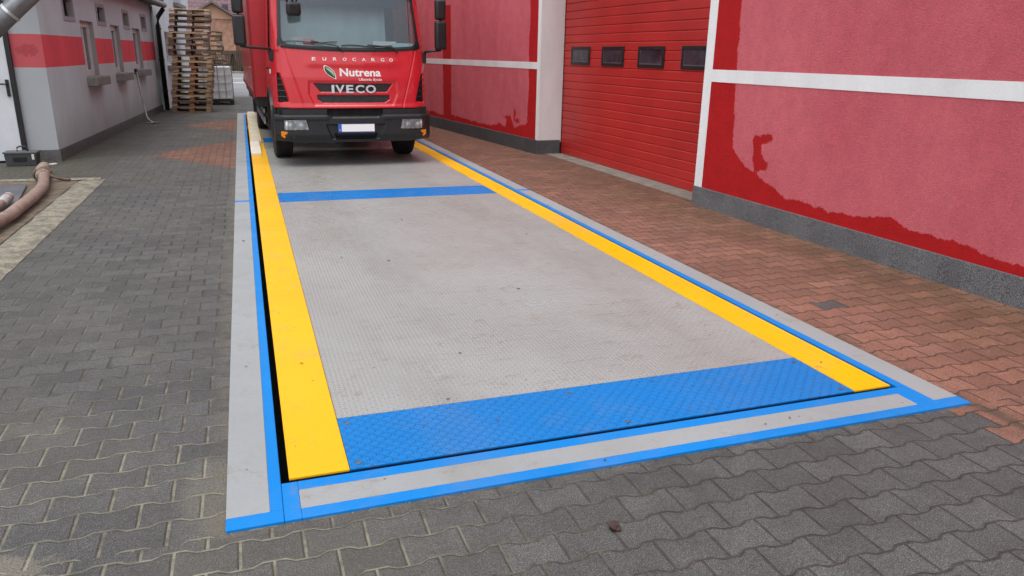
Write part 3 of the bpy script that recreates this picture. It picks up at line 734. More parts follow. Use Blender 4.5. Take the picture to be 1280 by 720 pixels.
def make_pallet(mdeck, mblock, mcentre, label, group):
    r = empty('pallet', (0, 0, 0), label, 'pallet', group)
    KX, KY = .80, 1.42
    L = [(-.6 * KX, .6 * KX, c * KY - wd / 2, c * KY + wd / 2, .122, .144) for c, wd in ((-.3525, .12), (-.23, .095), (-.115, .095), (0, .12), (.115, .095), (.23, .095), (.3525, .12))]
    b, vals = boards(L); o = b.build('deck', mdeck, r, bevel=.003); setbd(o, vals)
    for xx in (-.5275, 0, .5275):
        b, vals = boards([(xx * KX - .0625, xx * KX + .0625, -.4 * KY, .4 * KY, .1, .1215)]); setbd(b.build('cross_board', mdeck, r, bevel=.003), vals)
        for yy in (-.35, 0, .35):
            b, vals = boards([(xx * KX - .065, xx * KX + .065, yy * KY - .05, yy * KY + .05, .0225, .0995)]); setbd(b.build('block', mcentre if xx == 0 else mblock, r, bevel=.004), vals)
    for c in (-.35, 0, .35):
        b, vals = boards([(-.6 * KX, .6 * KX, c * KY - .05, c * KY + .05, 0, .022)]); setbd(b.build('base_board', mdeck, r, bevel=.003), vals)
    return r
ords = 'lowest second third fourth fifth sixth seventh eighth ninth tenth eleventh twelfth thirteenth fourteenth fifteenth sixteenth seventeenth eighteenth'.split()
def stack(cx, cy, rot, n, shift_at, label, group, kinds, lean):
    protos = {}
    for i in range(n):
        k = kinds(i)
        if k not in protos: o = protos[k] = make_pallet(*k, 'x', group); ORG[o.name] = Vector((0, 0, 0))
        else: o = copy_tree(protos[k])
        sx = (-.13 if i >= shift_at else 0) + random.uniform(-.02, .02) + lean * i * .1445
        o.location = (cx + sx, cy + random.uniform(-.02, .02), .002 + i * .1445)
        o.rotation_euler = (0, 0, R(rot + random.uniform(-1.3, 1.3)))
        nm = 'topmost' if i == n - 1 else ords[i]
        if i in (0, n - 1): o['label'] = f'{nm} wooden pallet of the {label}'
        else: o['label'] = f'{nm} wooden pallet from below in the {label}'
stack(-1.37, 19.95, -1, 18, 10, 'tall front stack by the white building', 'pallets in the tall front stack',
      lambda i: (M_w1, M_w1, M_wo) if i < 10 and i % 3 != 1 else (M_w2, M_w1, M_wo) if i < 10 else (M_w2, M_wp, M_wp) if i in (14, 15, 11) else (M_w1, M_wp, M_w1) if i % 2 else (M_w2, M_w1, M_w2), .13)
stack(-.95, 24.35, -3, 15, 9, 'rear stack behind the caged container', 'pallets in the rear stack',
      lambda i: (M_w1, M_wp, M_wp) if i % 3 == 0 else (M_w2, M_w1, M_wp), .02)

# ------------------------------------------------------------ liquid container in its cage
ib = empty('liquid_container', (-.83, 22.9, 0), 'white plastic liquid container in a wire cage on a black pallet', 'container')
bo = MB().box(-1.30, -.36, 22.42, 23.38, .16, 1.13).build('tank', mat('white_polythene', (.62, .64, .63), .4, var=.08), ib, bevel=.05, seg=4)
b = MB()
for zz in (.2, .43, .66, .88, 1.10):
    b.tube([(-1.33, 22.39, zz), (-.33, 22.39, zz), (-.33, 23.41, zz), (-1.33, 23.41, zz), (-1.33, 22.39, zz)], .011, 6)
for i in range(6):
    xx = -1.33 + i * .2; b.tube([(xx, 22.385, .16), (xx, 22.385, 1.14)], .011, 6); b.tube([(xx, 23.415, .16), (xx, 23.415, 1.14)], .011, 6)
for i in range(1, 5):
    yy = 22.39 + i * .204; b.tube([(-.328, yy, .16), (-.328, yy, 1.14)], .011, 6); b.tube([(-1.332, yy, .16), (-1.332, yy, 1.14)], .011, 6)
b.build('cage', mat('grey_cage_tube', (.28, .29, .30), .4, .5), ib)
b = MB().box(-1.34, -.32, 22.38, 23.42, .11, .155)
for xx in (-1.33, -.88, -.45):
    for yy in (22.39, 22.84, 23.3): b.box(xx, xx + .12, yy, yy + .11, 0, .11)
b.build('base_pallet', M_black, ib, bevel=.005)
MB().lathe([(.11, 0), (.11, .05), (.09, .06)], (-.83, 22.9, 1.125), 'z', 20).build('lid', M_black, ib)

# ------------------------------------------------------------ pole leaning on the wall
b = MB(); b.tube([(-2.275, 16.62, 1.10), (-2.20, 16.45, .55), (-2.14, 16.3, .14), (-2.08, 16.22, .05), (-2.00, 16.10, .025)], [.024, .022, .022, .028, .03], 10)
o = b.build('pole_shaft', M_steel, None, smooth=True)
ptop = empty('leaning_pole', (-2.05, 16.2, 0), 'thin grey steel pole with a bent foot leaning against the wall under the windows', 'pole')
o.parent = ptop; o.data.transform(Matrix.Translation((2.05, -16.2, 0)))
MB().tube([(-2.285, 16.64, 1.05), (-2.29, 16.65, 1.17)], .032, 10).build('grip', M_black, ptop)
MB().tube([(-2.13, 16.02, .02), (-1.98, 16.12, .02), (-1.90, 16.22, .02)], .016, 8).build('foot', M_steel, ptop)

# ------------------------------------------------------------ tool box
tb = empty('tool_box', (-3.06, 9.62, 0), 'dark grey plastic tool box with a folding handle by the white door', 'box')
M_tb = mat('grey_black_plastic', (.045, .047, .05), .5, var=.2)
MB().prism([(-3.25, .0), (-2.88, .0), (-2.865, .17), (-3.265, .17)], 9.52, 9.74, 'y').build('case', M_tb, tb, bevel=.01)
MB().box(-3.275, -2.855, 9.51, 9.75, .172, .198).build('lid', mat('mid_grey_plastic', (.10, .10, .105), .5), tb, bevel=.006)
MB().tube([(-3.12, 9.63, .198), (-3.115, 9.63, .245), (-3.09, 9.63, .262), (-3.02, 9.63, .262), (-2.995, 9.63, .245), (-2.99, 9.63, .198)], .011, 8).build('handle', M_black, tb, smooth=True)
MB().box(-2.925, -2.895, 9.508, 9.518, .09, .165).build('label_sticker', M_wf, tb)
MB().box(-3.16, -3.0, 9.505, 9.522, .07, .13).build('latch', M_black, tb, bevel=.003)
tag(MB().lathe([(.055, 0), (.06, .006), (.05, .014), (.02, .012)], (-2.70, 9.62, .001), 'z', 24).build('paper_plate', mat('off_white_card', (.45, .44, .40), .7), smooth=True), 'small flat pale disc on the ground beside the tool box', 'plate')
tag(MB().tube([(-2.36, 9.2, .02), (-2.0, 9.9, .02)], .004, 6).build('wire', M_blackm), 'thin dark wire lying on the mossy pavers', 'wire') if False else None

# ------------------------------------------------------------ hoses and steel plate on the silt bed
g = G('pinkish_canvas_hose', False); x, y, z = g.xyz(); n = g.noise(9, 5, .65); n2 = g.noise(90, 3, .7)
g.color(g.scale(g.mix(n.ramp(.3, .7), (.33, .235, .19), (.22, .155, .125)), n2.ramp(.3, .7, .8, 1.2))); g.rough(.8); g.bump(n2 * .5 + g.noise(25, 4), .006); M_hose = g.m
def smooth_path(pts, n=8):
    out = []
    P = [Vector(p) for p in pts]; P = [P[0] * 2 - P[1]] + P + [P[-1] * 2 - P[-2]]
    for i in range(1, len(P) - 2):
        for k in range(n):
            t = k / n; a, b_, c, d = P[i - 1], P[i], P[i + 1], P[i + 2]
            out.append(.5 * ((2 * b_) + (c - a) * t + (2 * a - 5 * b_ + 4 * c - d) * t * t + (3 * b_ - a - 3 * c + d) * t ** 3))
    out.append(P[-2]); return out
h1 = empty('canvas_hose', (-2.4, 7.5, 0), 'long thick pinkish brown hose curving over the silt with a wrapped end', 'hose')
path = smooth_path([(-5.2, 2.9, .085), (-4.0, 3.3, .085), (-2.9, 3.8, .085), (-2.36, 4.5, .085), (-2.25, 5.2, .085), (-2.23, 6.0, .085), (-2.28, 6.9, .085), (-2.41, 7.7, .085), (-2.50, 8.1, .09)], 10)
path = [p + Vector((noise.noise(p * 3) * .015, noise.noise(p * 3 + Vector((9, 0, 0))) * .015, 0)) for p in path]
MB().tube(path, [.058 + .003 * noise.noise(p * 6) for p in path], 20).build('hose_body', M_hose, h1, smooth=True)
e = path[-1]
g = G('dirty_wrapping'); n = g.noise(40, 5, .7); g.color(g.mix(n.ramp(.35, .65), (.42, .34, .28), (.20, .14, .11))); g.rough(.85); g.bump(n, .02); M_wrap = g.m
b = MB(); pts = smooth_path([(-2.46, 7.9, .088), (-2.51, 8.1, .09), (-2.56, 8.35, .10), (-2.61, 8.7, .09)], 10)
b.tube(pts, [.064 + .020 * abs(math.sin(i * .9)) * (1 - i / 40) for i in range(len(pts))], 22); b.build('wrapping', M_wrap, h1, smooth=True)
b = MB()
for k, yy in enumerate((7.95, 8.05, 8.12)):
    b.tube([(-2.49 + .078 * math.cos(t), yy + .02 * math.sin(t * 2), .085 + .078 * math.sin(t)) for t in [i * .42 for i in range(16)]], .014, 8)
b.tube(smooth_path([(-2.40, 7.95, .09), (-2.32, 7.93, .05), (-2.26, 7.98, .03), (-2.18, 7.92, .03)], 6), .017, 8); b.build('rope', mat('brown_rope', (.16, .11, .08), .9, bump=.006), h1, smooth=True)
h2 = empty('taped_hose', (-2.45, 6.3, 0), 'short second hose with grey tape round its end on the steel plate', 'hose')
p2 = smooth_path([(-5.2, 3.9, .08), (-4.2, 4.2, .08), (-3.1, 4.6, .08), (-2.56, 5.1, .09), (-2.44, 5.7, .095), (-2.44, 6.1, .10)], 8)
MB().tube(p2, .046, 18).build('hose_body', M_hose, h2, smooth=True)
M_tape = mat('silver_tape', (.42, .42, .41), .4, .2, var=.3, vs=15)
MB().tube([(-2.44, 5.98, .10), (-2.44, 6.10, .10), (-2.45, 6.25, .10), (-2.46, 6.38, .10), (-2.465, 6.42, .10)], [.049, .052, .051, .05, .038], 18).build('tape', M_tape, h2, smooth=True)
MB().tube([(-2.45, 6.26, .10), (-2.452, 6.285, .10)], .054, 18).build('red_band', mat('red_tape', (.35, .10, .08), .6), h2)
MBp = MB().prism([(-2.58, 7.62), (-2.42, 6.55), (-2.36, 5.2), (-4.2, 5.0), (-4.2, 7.55)], .02, .032)
o = MBp.build('steel_plate', mat('blue_grey_steel', (.13, .13, .15), .5, .3, var=.3, vs=5), bevel=.002)
tag(o, 'flat blue grey steel plate lying on the silt under the taped hose', 'plate')

# ------------------------------------------------------------ silver tube conveyor, upper left
tc = empty('tube_conveyor', (-4.35, 7.0, 0), 'slanted silver galvanised tube with a clamp ring in the upper left corner', 'tube')
A_ = Vector((-4.10, 7.0, .05)); D_ = Vector((1.0, 0, .92)).normalized()
def TP(t): return tuple(A_ + D_ * t)
c0 = Vector((-2.30, 7.0, 1.955)); t0 = (c0 - A_).dot(D_); A_ = c0 - D_ * ((c0.z - .12) / D_.z)
L0 = (c0 - A_).length
MB().tube([TP(0), TP(4.6)], .100, 28).build('tube', M_galv, tc, smooth=True)
b = MB(); b.tube([TP(L0 - .02), TP(L0 + .01)], .108, 28); b.build('clamp_ring', mat('bright_clamp', (.62, .63, .64), .35, .8), tc)
MB().tube([TP(L0 - 1.2), TP(L0 - 1.16)], .108, 28).build('clamp_ring', mat('bright_clamp', (.62, .63, .64), .35, .8), tc)
MB().box(A_.x - .3, A_.x + .2, 6.75, 7.25, 0, .25).build('intake_box', M_steel, tc, bevel=.01)

# ------------------------------------------------------------ planks on the deck
M_plank = mat('cream_painted_board', (.62, .56, .43), .7, var=.14, vs=3)
pk = MB().box(.02, .20, 11.7, 18.8, ZD + .002, ZD + .045).build('board', M_plank, bevel=.003)
pk.rotation_euler = (0, 0, 0); tag(pk, 'long cream board lying on the yellow border beside the truck', 'board')
pk2 = MB().box(-.002, .155, 9.95, 11.65, ZD + .002, ZD + .045)
o = pk2.build('board', mat('pale_cream_board', (.70, .64, .53), .7, var=.12, vs=3), bevel=.003); tag(o, 'short pale cream board at the near end of the long one', 'board')

# ------------------------------------------------------------ debris
b = bmesh.new(); bmesh.ops.create_icosphere(b, subdivisions=3, radius=.022)
for v in b.verts: v.co *= 1 + .45 * noise.noise(v.co * 60); v.co.z *= .7
me = bpy.data.meshes.new('clod'); b.to_mesh(me); b.free(); me.materials.append(mat('brown_soil', (.07, .045, .035), .95, var=.4, vs=40, bump=.01, bs=200))
o = bpy.data.objects.new('soil_clod', me); COL.objects.link(o); o.location = (1.085, -.665, .013); tag(o, 'small brown lump of soil on the dark pavers in front of the frame', 'clod')
M_leaf = mat('dry_leaf', (.12, .075, .04), .8, var=.4, vs=60)
def leaf(x, y, z, sz, rot, label, group=None):
    b = MB(); n = 10; sz *= .62
    b.grid(6, 4, lambda u, v: ((u - .5) * 2 * sz, (v - .5) * sz * 1.1 * math.sin(math.pi * min(.97, max(.03, u))) , .002 + .28 * sz * (abs(v - .5) * 2) ** 1.5 + .15 * sz * math.sin(u * 5)))
    o = b.build('leaf_scrap', M_leaf, solid=.0006); o.location = (x, y, z); o.rotation_euler = (0, 0, rot); tag(o, label, 'leaf', group)
for (x, y, s_, r0) in ((.77, .50, .016, .4), (.93, .22, .013, 1.9), (.98, .40, .009, .3), (.60, .28, .009, 2.4), (1.83, .40, .014, .9)):
    leaf(x, y, ZD + .0035, s_, r0, 'small dry leaf scrap on the near blue tread plate', 'leaf scraps on the near blue plate')
for (x, y, s_, r0) in ((.98, 1.05, .014, 0.2), (1.7, 2.1, .022, .1), (.95, 3.1, .020, 2.6), (.60, 3.3, .014, .5), (2.2, 1.6, .010, 1.2), (1.35, 4.6, .02, .8), (2.35, 3.7, .016, 2.2)):
    leaf(x, y, ZD + .003, s_, r0, 'dark leaf scrap lying on the grey tread plate', 'leaf scraps on the grey plate')
for (x, y, s_, r0) in ((1.25, -.24, .012, .5), (2.25, -.15, .012, 1.1), (2.1, -.17, .010, .2), (3.15, 1.1, .012, .7), (-.15, 4.1, .02, .4), (-.15, 1.2, .01, .1)):
    leaf(x, y, Z + .003, s_, r0, 'small dark leaf scrap on the painted frame', 'leaf scraps on the painted frame')
leaf(.13, 1.15, ZD + .003, .014, .2, 'brown leaf scrap on the left yellow border')
leaf(2.86, .35, ZD + .003, .013, .2, 'brown leaf scrap near the front of the right yellow border')

# ------------------------------------------------------------ TRUCK (front faces -Y; built at the origin, then moved)
tr = empty('truck', (0, 0, 0), 'red box truck with white lettering standing on the weighbridge', 'truck')
M_tred = mat('red_truck_paint', (.56, .012, .022), .28, var=.05, vs=2, coat=.6)
M_boxred = mat('red_box_panel', (.40, .014, .022), .35, var=.12, vs=1.5, coat=.2)
M_bump = mat('charcoal_bumper', (.013, .0145, .017), .42, var=.12, vs=6, bump=.0012, bs=500)
M_rub = mat('tyre_rubber', (.016, .016, .017), .8, var=.3, vs=10, bump=.003)
M_lwhite = mat('white_lettering', (.78, .78, .76), .5, var=.0)
M_chrome = mat('silver_lettering', (.62, .64, .66), .3, .35, var=.08, vs=30)
def lerp(x, xs, yss):
    if x <= xs[0]: return yss[0]
    for i in range(len(xs) - 1):
        if x <= xs[i + 1]:
            t = (x - xs[i]) / (xs[i + 1] - xs[i]); return yss[i] * (1 - t) + yss[i + 1] * t
    return yss[-1]
def Yf(X, Z):
    a = abs(X); return lerp(Z, (.3, .85, 1.25, 1.62, 2.7), (0, 0, .02, .07, .45)) + .04 * a * a + 1.8 * max(0, a - .85) ** 2 + 6 * max(0, a - .98) ** 2
def HW(Z): return lerp(Z, (.8, 1.3, 1.62, 2.5, 2.7), (1.10, 1.10, 1.075, 1.02, .99))
def sst(a, b, x):
    t = max(0, min(1, (x - a) / (b - a))); return t * t * (3 - 2 * t)
def inside(X, Z, poly, soft):
    """signed softness: 1 deep inside a convex polygon (ccw in XZ), 0 outside"""
    d = 9
    for i in range(len(poly)):
        (x0, z0), (x1, z1) = poly[i], poly[(i + 1) % len(poly)]
        ex, ez = x1 - x0, z1 - z0; l = math.hypot(ex, ez); d = min(d, (ex * (Z - z0) - ez * (X - x0)) / l)
    return sst(-soft / 2, soft / 2, d)
S1 = [(-.47, 1.055), (.47, 1.055), (.555, 1.165), (-.555, 1.165)]
S2 = [(-.44, .905), (.44, .905), (.51, .95), (.51, 1.005), (-.51, 1.005), (-.51, .95)]
BOWL = [(-.56, .865), (.56, .865), (.63, 1.02), (.62, 1.195), (-.62, 1.195), (-.63, 1.02)]
def vent(s): 
    p = [(-1.045, .90), (-.91, .915), (-.925, 1.0), (-1.005, 1.30), (-1.04, 1.30)]
    return p if s < 0 else [(-a, c) for a, c in reversed(p)]
def Yp(X, Z):
    y = Yf(X, Z)
    y += .012 * inside(X, Z, BOWL, .03)
    y += .045 * inside(X, Z, S1, .012) + .045 * inside(X, Z, S2, .012)
    y += .05 * inside(X, Z, vent(-1), .014) + .05 * inside(X, Z, vent(1), .014)
    # creases and the bonnet joints
    for s in (-1, 1):
        xs_ = s * lerp(Z, (.83, 1.6), (.70, .915)); y += .008 * (1 - sst(.003, .011, abs(X - xs_)))
    y -= .010 * sst(.10, .0, abs(Z - 1.45)) * (1 - sst(.55, .75, abs(X)))
    y -= .018 * sst(.86, .90, Z) * 0 + .012 * sst(.9, .84, Z)
    return y
b = MB(); b.grid(280, 104, lambda u, v: ((u * 2 - 1) * HW(.83 + v * .79), Yp((u * 2 - 1) * HW(.83 + v * .79), .83 + v * .79 + .045 * ((u * 2 - 1) ** 2) * v), .83 + v * .79 + .045 * ((u * 2 - 1) ** 2) * v))
b.build('front_panel', M_tred, tr, smooth=True, fix=False)
def insert(poly, name, m, dep=.034, grow=.006):
    cx = sum(p[0] for p in poly) / len(poly); cz = sum(p[1] for p in poly) / len(poly); b = MB()
    pp = [(cx + (x - cx) * (1 + grow * 4), cz + (z - cz) * (1 + grow * 8)) for x, z in poly]; n = 14
    # fan grid so that it follows the curved front
    ring = []
    for k in range(n + 1):
        for (x0, z0), (x1, z1) in zip(pp, pp[1:] + pp[:1]):
            for j in range(6):
                x = x0 + (x1 - x0) * j / 6; z = z0 + (z1 - z0) * j / 6
                X = cx + (x - cx) * k / n; Zz = cz + (z - cz) * k / n; b.v.append((X, Yf(X, Zz) + dep, Zz))
    m_ = len(pp) * 6
    for k in range(n):
        for j in range(m_): b.f.append((k * m_ + j, k * m_ + (j + 1) % m_, (k + 1) * m_ + (j + 1) % m_, (k + 1) * m_ + j))
    return b.build(name, m, tr)
g = G('mesh_grille', True); v_ = g.voro(55); g.color(g.mix(v_.ramp(.3, .5), (.004, .004, .004), (.03, .03, .032))); g.rough(.5); M_grille = g.m
insert(S1, 'grille', M_bump, .030); gr2 = insert(S2, 'grille', M_grille, .034)
for s in (-1, 1):
    vo = insert(vent(s), 'side_vent', M_dark, .040); b = MB()
    for zz in (.98, 1.06, 1.14, 1.22):
        xo = lerp(zz, (.9, 1.0, 1.3), (.915, .93, 1.0)); x0, x1 = sorted((s * xo, s * 1.042))
        b.add([(x0, Yf(x0, zz) + .004, zz), (x1, Yf(x1, zz) + .004, zz), (x1, Yf(x1, zz) + .012, zz + .010), (x0, Yf(x0, zz) + .012, zz + .010)], [(0, 1, 2, 3)])
    b.build('slat', M_bump, vo, solid=.004)
# lettering
b = MB(); xs = [-.56, -.415, -.27, -.135, 0.0, .135, .27, .405, .53]
for c, xx in zip('EUROCARGO', xs): fit_text(b, c, xx - .0, xx + .050, 1.478, 1.522, lambda X, Zz: Yp(X, Zz) - .001, .004, .012)
b.build('model_lettering', M_lwhite, tr)
b = MB(); xs = [(-.315, -.278), (-.262, -.135), (-.112, -.012), (.022, .145), (.168, .312)]
for c, (x0, x1) in zip('IVECO', xs): fit_text(b, c, x0, x1, 1.038, 1.150, lambda X, Zz: Yf(X, Zz) + .004, .014, .028)
b.build('badge_lettering', M_chrome, tr)
b = MB(); fit_text(b, 'Nutrena', -.19, .395, 1.268, 1.378, lambda X, Zz: Yp(X, Zz) - .001, .002, .026); b.build('logo_lettering', M_lwhite, tr)
b = MB(); fit_text(b, 'Ułatwia życie', .075, .405, 1.198, 1.25, lambda X, Zz: Yp(X, Zz) - .001, .002, .012); b.build('logo_lettering', M_lwhite, tr)
def leafshape(sc, dx=0, dz=0, y=-.002):
    P = [(-.085, .085), (-.06, .095), (-.02, .075), (.03, .045), (.065, 0), (.08, -.05), (.082, -.095), (.05, -.085), (.0, -.055), (-.05, -.02), (-.08, .03)]
    pts = [(dx - .325 + a * sc, 1.322 + dz + c * sc) for a, c in P]
    cx = sum(a for a, c in pts) / len(pts); cz = sum(c for a, c in pts) / len(pts); b = MB()
    vs = [(cx, Yp(cx, cz) + y, cz)] + [(a, Yp(a, c) + y, c) for a, c in pts]
    b.add(vs, [(0, 1 + i, 1 + (i + 1) % len(pts)) for i in range(len(pts))]); return b
lg = leafshape(1.0).build('logo_leaf', M_lwhite, tr, solid=.001)
leafshape(.86, y=-.0045).build('leaf_core', mat('dark_leaf_green', (.018, .05, .03), .4, var=0), lg)
P = [(-.075, .08), (-.02, .06), (.035, .025), (.06, -.02), (.07, -.075), (.04, -.03), (.0, .01), (-.04, .04)]
b = MB(); b.add([(-.325 + a * .86, Yp(-.325 + a, 1.322 + c) - .007, 1.322 + c * .86) for a, c in P], [tuple(range(8))]); b.build('leaf_vein', mat('light_leaf_green', (.35, .55, .30), .4, var=0), lg)
# cab shell: sides, pillars, roof, rear
def GW(Z): return lerp(Z, (1.6, 2.52), (1.005, .945))        # half width of the windscreen opening
ZB = lambda X: 1.625 + .045 * (X / 1.0) ** 2
b = MB()
for s in (-1, 1):
    # pillar
    b.grid(6, 24, lambda u, v: (lambda Zz: (s * (GW(Zz) * (1 - u) + HW(Zz) * u), Yf(GW(Zz) * (1 - u) + HW(Zz) * u, Zz), Zz))(1.60 + v * .92))
    # side with wheel arch and door window opening
    def side(u, v, s=s):
        Zz = .83 + v * 1.87; y0 = Yf(HW(Zz), Zz); return (s * HW(Zz), y0 + u * (2.0 - y0), Zz)
    def skip(u, v, s=s):
        Zz = .83 + v * 1.87; Y = .15 + u * 1.85
        if math.hypot(Y - 1.3, Zz - .45) < .58: return True
        return .34 < Y < 1.25 and 1.56 < Zz < 2.36 and (Y > .34 + (Zz - 1.56) * .25)
    b.grid(60, 60, side, skip)
b.grid(40, 6, lambda u, v: (lambda Zz: ((u * 2 - 1) * HW(Zz), Yf((u * 2 - 1) * HW(Zz), Zz), Zz))(2.52 + v * .18))
b.grid(40, 20, lambda u, v: ((u * 2 - 1) * (.99 - .02 * v), Yf((u * 2 - 1) * .99, 2.7) * (1 - v) + v * 2.0, 2.7 + .05 * math.sin(math.pi * v) * (1 - (u * 2 - 1) ** 4)))
b.add([(-1.09, 2.0, .83), (1.09, 2.0, .83), (.97, 2.0, 2.7), (-.97, 2.0, 2.7)], [(0, 1, 2, 3)])
cab = b.build('cab_body', M_tred, tr, fix=False, solid=0); auto_smooth(cab, 50)
# windscreen and its black border
def ring_pts(inset, n=12, r=.10):
    """rounded outline of the windscreen, (X, Z)"""
    out = []
    zb, zt = 0 + inset, 1 - inset
    cs = [(1, 0, -90), (1, 1, 0), (0, 1, 90), (0, 0, 180)]
    hwid = .99 - inset; hz = .885 - 2 * inset
    for cxs, czs, a0 in cs:
        for k in range(n + 1):
            a = R(a0 + 90 * k / n); X = (hwid - r) * (1 if cxs else -1) + r * math.cos(a); Zr = inset + (r if not czs else hz - r) + r * math.sin(a) + (0)
            out.append((X, Zr))
    # straight runs need points too
    fin = []
    for i, (a, c) in enumerate(out):
        a2, c2 = out[(i + 1) % len(out)]; m_ = max(1, int(math.hypot(a2 - a, c2 - c) / .06))
        for k in range(m_): fin.append((a + (a2 - a) * k / m_, c + (c2 - c) * k / m_))
    return fin
def onws(X, Zr, off=0):
    Zz = ZB(X) + Zr * (2.515 - ZB(X)) / .885; Xs = X * GW(Zz) / 1.0; return (Xs, Yf(Xs, Zz) + off, Zz)
n_in, = [ring_pts(.035)]; n_out = [(x * 1.0, z) for x, z in n_in]
b = MB(); m_ = len(n_in)
outr = []
for (x, z_) in n_in:
    # push radially to a square-cornered frame
    X = max(-1.01, min(1.01, x * 1.045 + (.0))); Zr = max(-.012, min(.90, (z_ - .4425) * 1.11 + .4425))
    if abs(x) > .86 and (z_ < .13 or z_ > .76): X = math.copysign(1.01, x) if abs(x) > .9 else X; Zr = -.012 if z_ < .1 else (.90 if z_ > .79 else Zr)
    outr.append((X, Zr))
for x, z_ in n_in: b.v.append(onws(x, z_, -.006))
for x, z_ in outr: b.v.append(onws(x, z_, -.004))
b.f = [(i, (i + 1) % m_, m_ + (i + 1) % m_, m_ + i) for i in range(m_)]
b.build('windscreen_seal', M_black, tr, smooth=True)
b = MB().grid(40, 24, lambda u, v: onws((u * 2 - 1) * .985, v * .875 + .004, .002)); b.build('windscreen', M_ws, tr, smooth=True)
# interior
M_int = mat('dark_cab_trim', (.09, .10, .105), .75, var=.1); M_seat = mat('dark_grey_seat_cloth', (.03, .032, .036), .9)
MB().box(-1.0, 1.0, .24, .62, 1.36, 1.60).build('dashboard', M_int, tr, bevel=.04, seg=3)
MB().box(-.98, .98, 1.93, 1.97, .9, 2.6).build('cab_rear_trim', mat('dark_cab_lining', (.03, .03, .033), .9), tr)
MB().box(-1.02, 1.02, .35, 1.95, .88, .92).build('cab_floor', M_int, tr)
MB().box(-.82, .76, .50, .53, 2.22, 2.50).build('sun_visor', M_seat, tr, bevel=.01)
for xx in (-.55, .55):
    st_ = MB().box(xx - .25, xx + .25, 1.05, 1.55, 1.15, 1.30).box(xx - .23, xx + .23, 1.5, 1.65, 1.30, 1.90).build('seat', M_seat, tr, bevel=.04, seg=3)
    MB().box(xx - .13, xx + .13, 1.52, 1.62, 1.93, 2.1).build('headrest', M_seat, st_, bevel=.03)
b = MB(); b.tube([(.52 + .21 * math.cos(t), .72 + .10 * math.sin(t), 1.66 + .17 * math.sin(t)) for t in [i * .3491 / 2 for i in range(37)]], .015, 8); b.box(.49, .55, .66, .82, 1.45, 1.66); b.build('steering_wheel', M_black, tr)
MB().grid(60, 8, lambda u, v: (-.96 + u * 1.56, .62 + .012 * math.sin(u * 40) * (.3 + u) + v * .10, 1.60 + v * .68)).build('added_reflection_panel', mat('painted_sky_reflection', (.40, .50, .50), .9, var=.08), tr, smooth=True, fix=False)  # added panel: its grey-teal stands in for sky reflected in the windscreen
b = MB()
for k in range(6): b.tube([(.72 + k * .034, .44 + .02 * (k % 2), 1.66), (.715 + k * .031, .54 + .02 * (k % 2), 2.45)], .018, 8)
b.build('curtain', mat('maroon_curtain', (.13, .02, .025), .95), tr, smooth=True)
M_paper = mat('white_paper', (.75, .77, .78), .7, var=0)
M_cy = mat('pale_cyan_sheet', (.45, .66, .66), .7, var=.0)
def dashsheet(x0, x1, z0, z1, m, nm, dy=.012):
    b = MB().grid(8, 3, lambda u, v: (lambda X, Zz: (X, Yf(X, Zz) + dy, Zz))(x0 + (x1 - x0) * u, z0 + (z1 - z0) * v)); return b.build(nm, m, tr)
dashsheet(.32, .66, 1.665, 1.755, M_paper, 'paper_sheet', .05); pc = dashsheet(.60, .94, 1.675, 1.735, M_cy, 'paper_sheet', .02)
dashsheet(-.90, -.78, 1.68, 1.735, M_cy, 'windscreen_sticker'); dashsheet(-.76, -.66, 1.675, 1.725, M_paper, 'windscreen_sticker')
dashsheet(-.80, -.46, 1.70, 1.79, mat('beige_card', (.45, .42, .36), .8), 'paper_sheet', .10)
dashsheet(-.65, -.50, 1.68, 1.77, mat('pink_sticker', (.55, .16, .18), .7), 'windscreen_sticker', .03)
# wipers
for xa, xb_, xp in ((-.92, -.20, -.12), (-.14, .58, .66)):
    b = MB(); Zw = 1.715
    b.tube([(xa + (xb_ - xa) * k / 8, Yf(xa + (xb_ - xa) * k / 8, Zw) - .028, ZB(xa) + .06 + .01 * math.sin(k)) for k in range(9)], .009, 6)
    b.tube([(xp, Yf(xp, 1.6) - .03, 1.598), (xb_, Yf(xb_, 1.68) - .045, 1.675), ((xa + xb_) / 2, Yf((xa + xb_) / 2, 1.7) - .045, ZB(xa) + .075)], .011, 6)
    b.build('wiper', M_black, tr)
b = MB().grid(50, 2, lambda u, v: (lambda X: (X, Yf(X, 1.6) - .006, 1.602 + .045 * X * X + v * .03))((u * 2 - 1) * .97)); b.build('cowl_strip', M_black, tr)
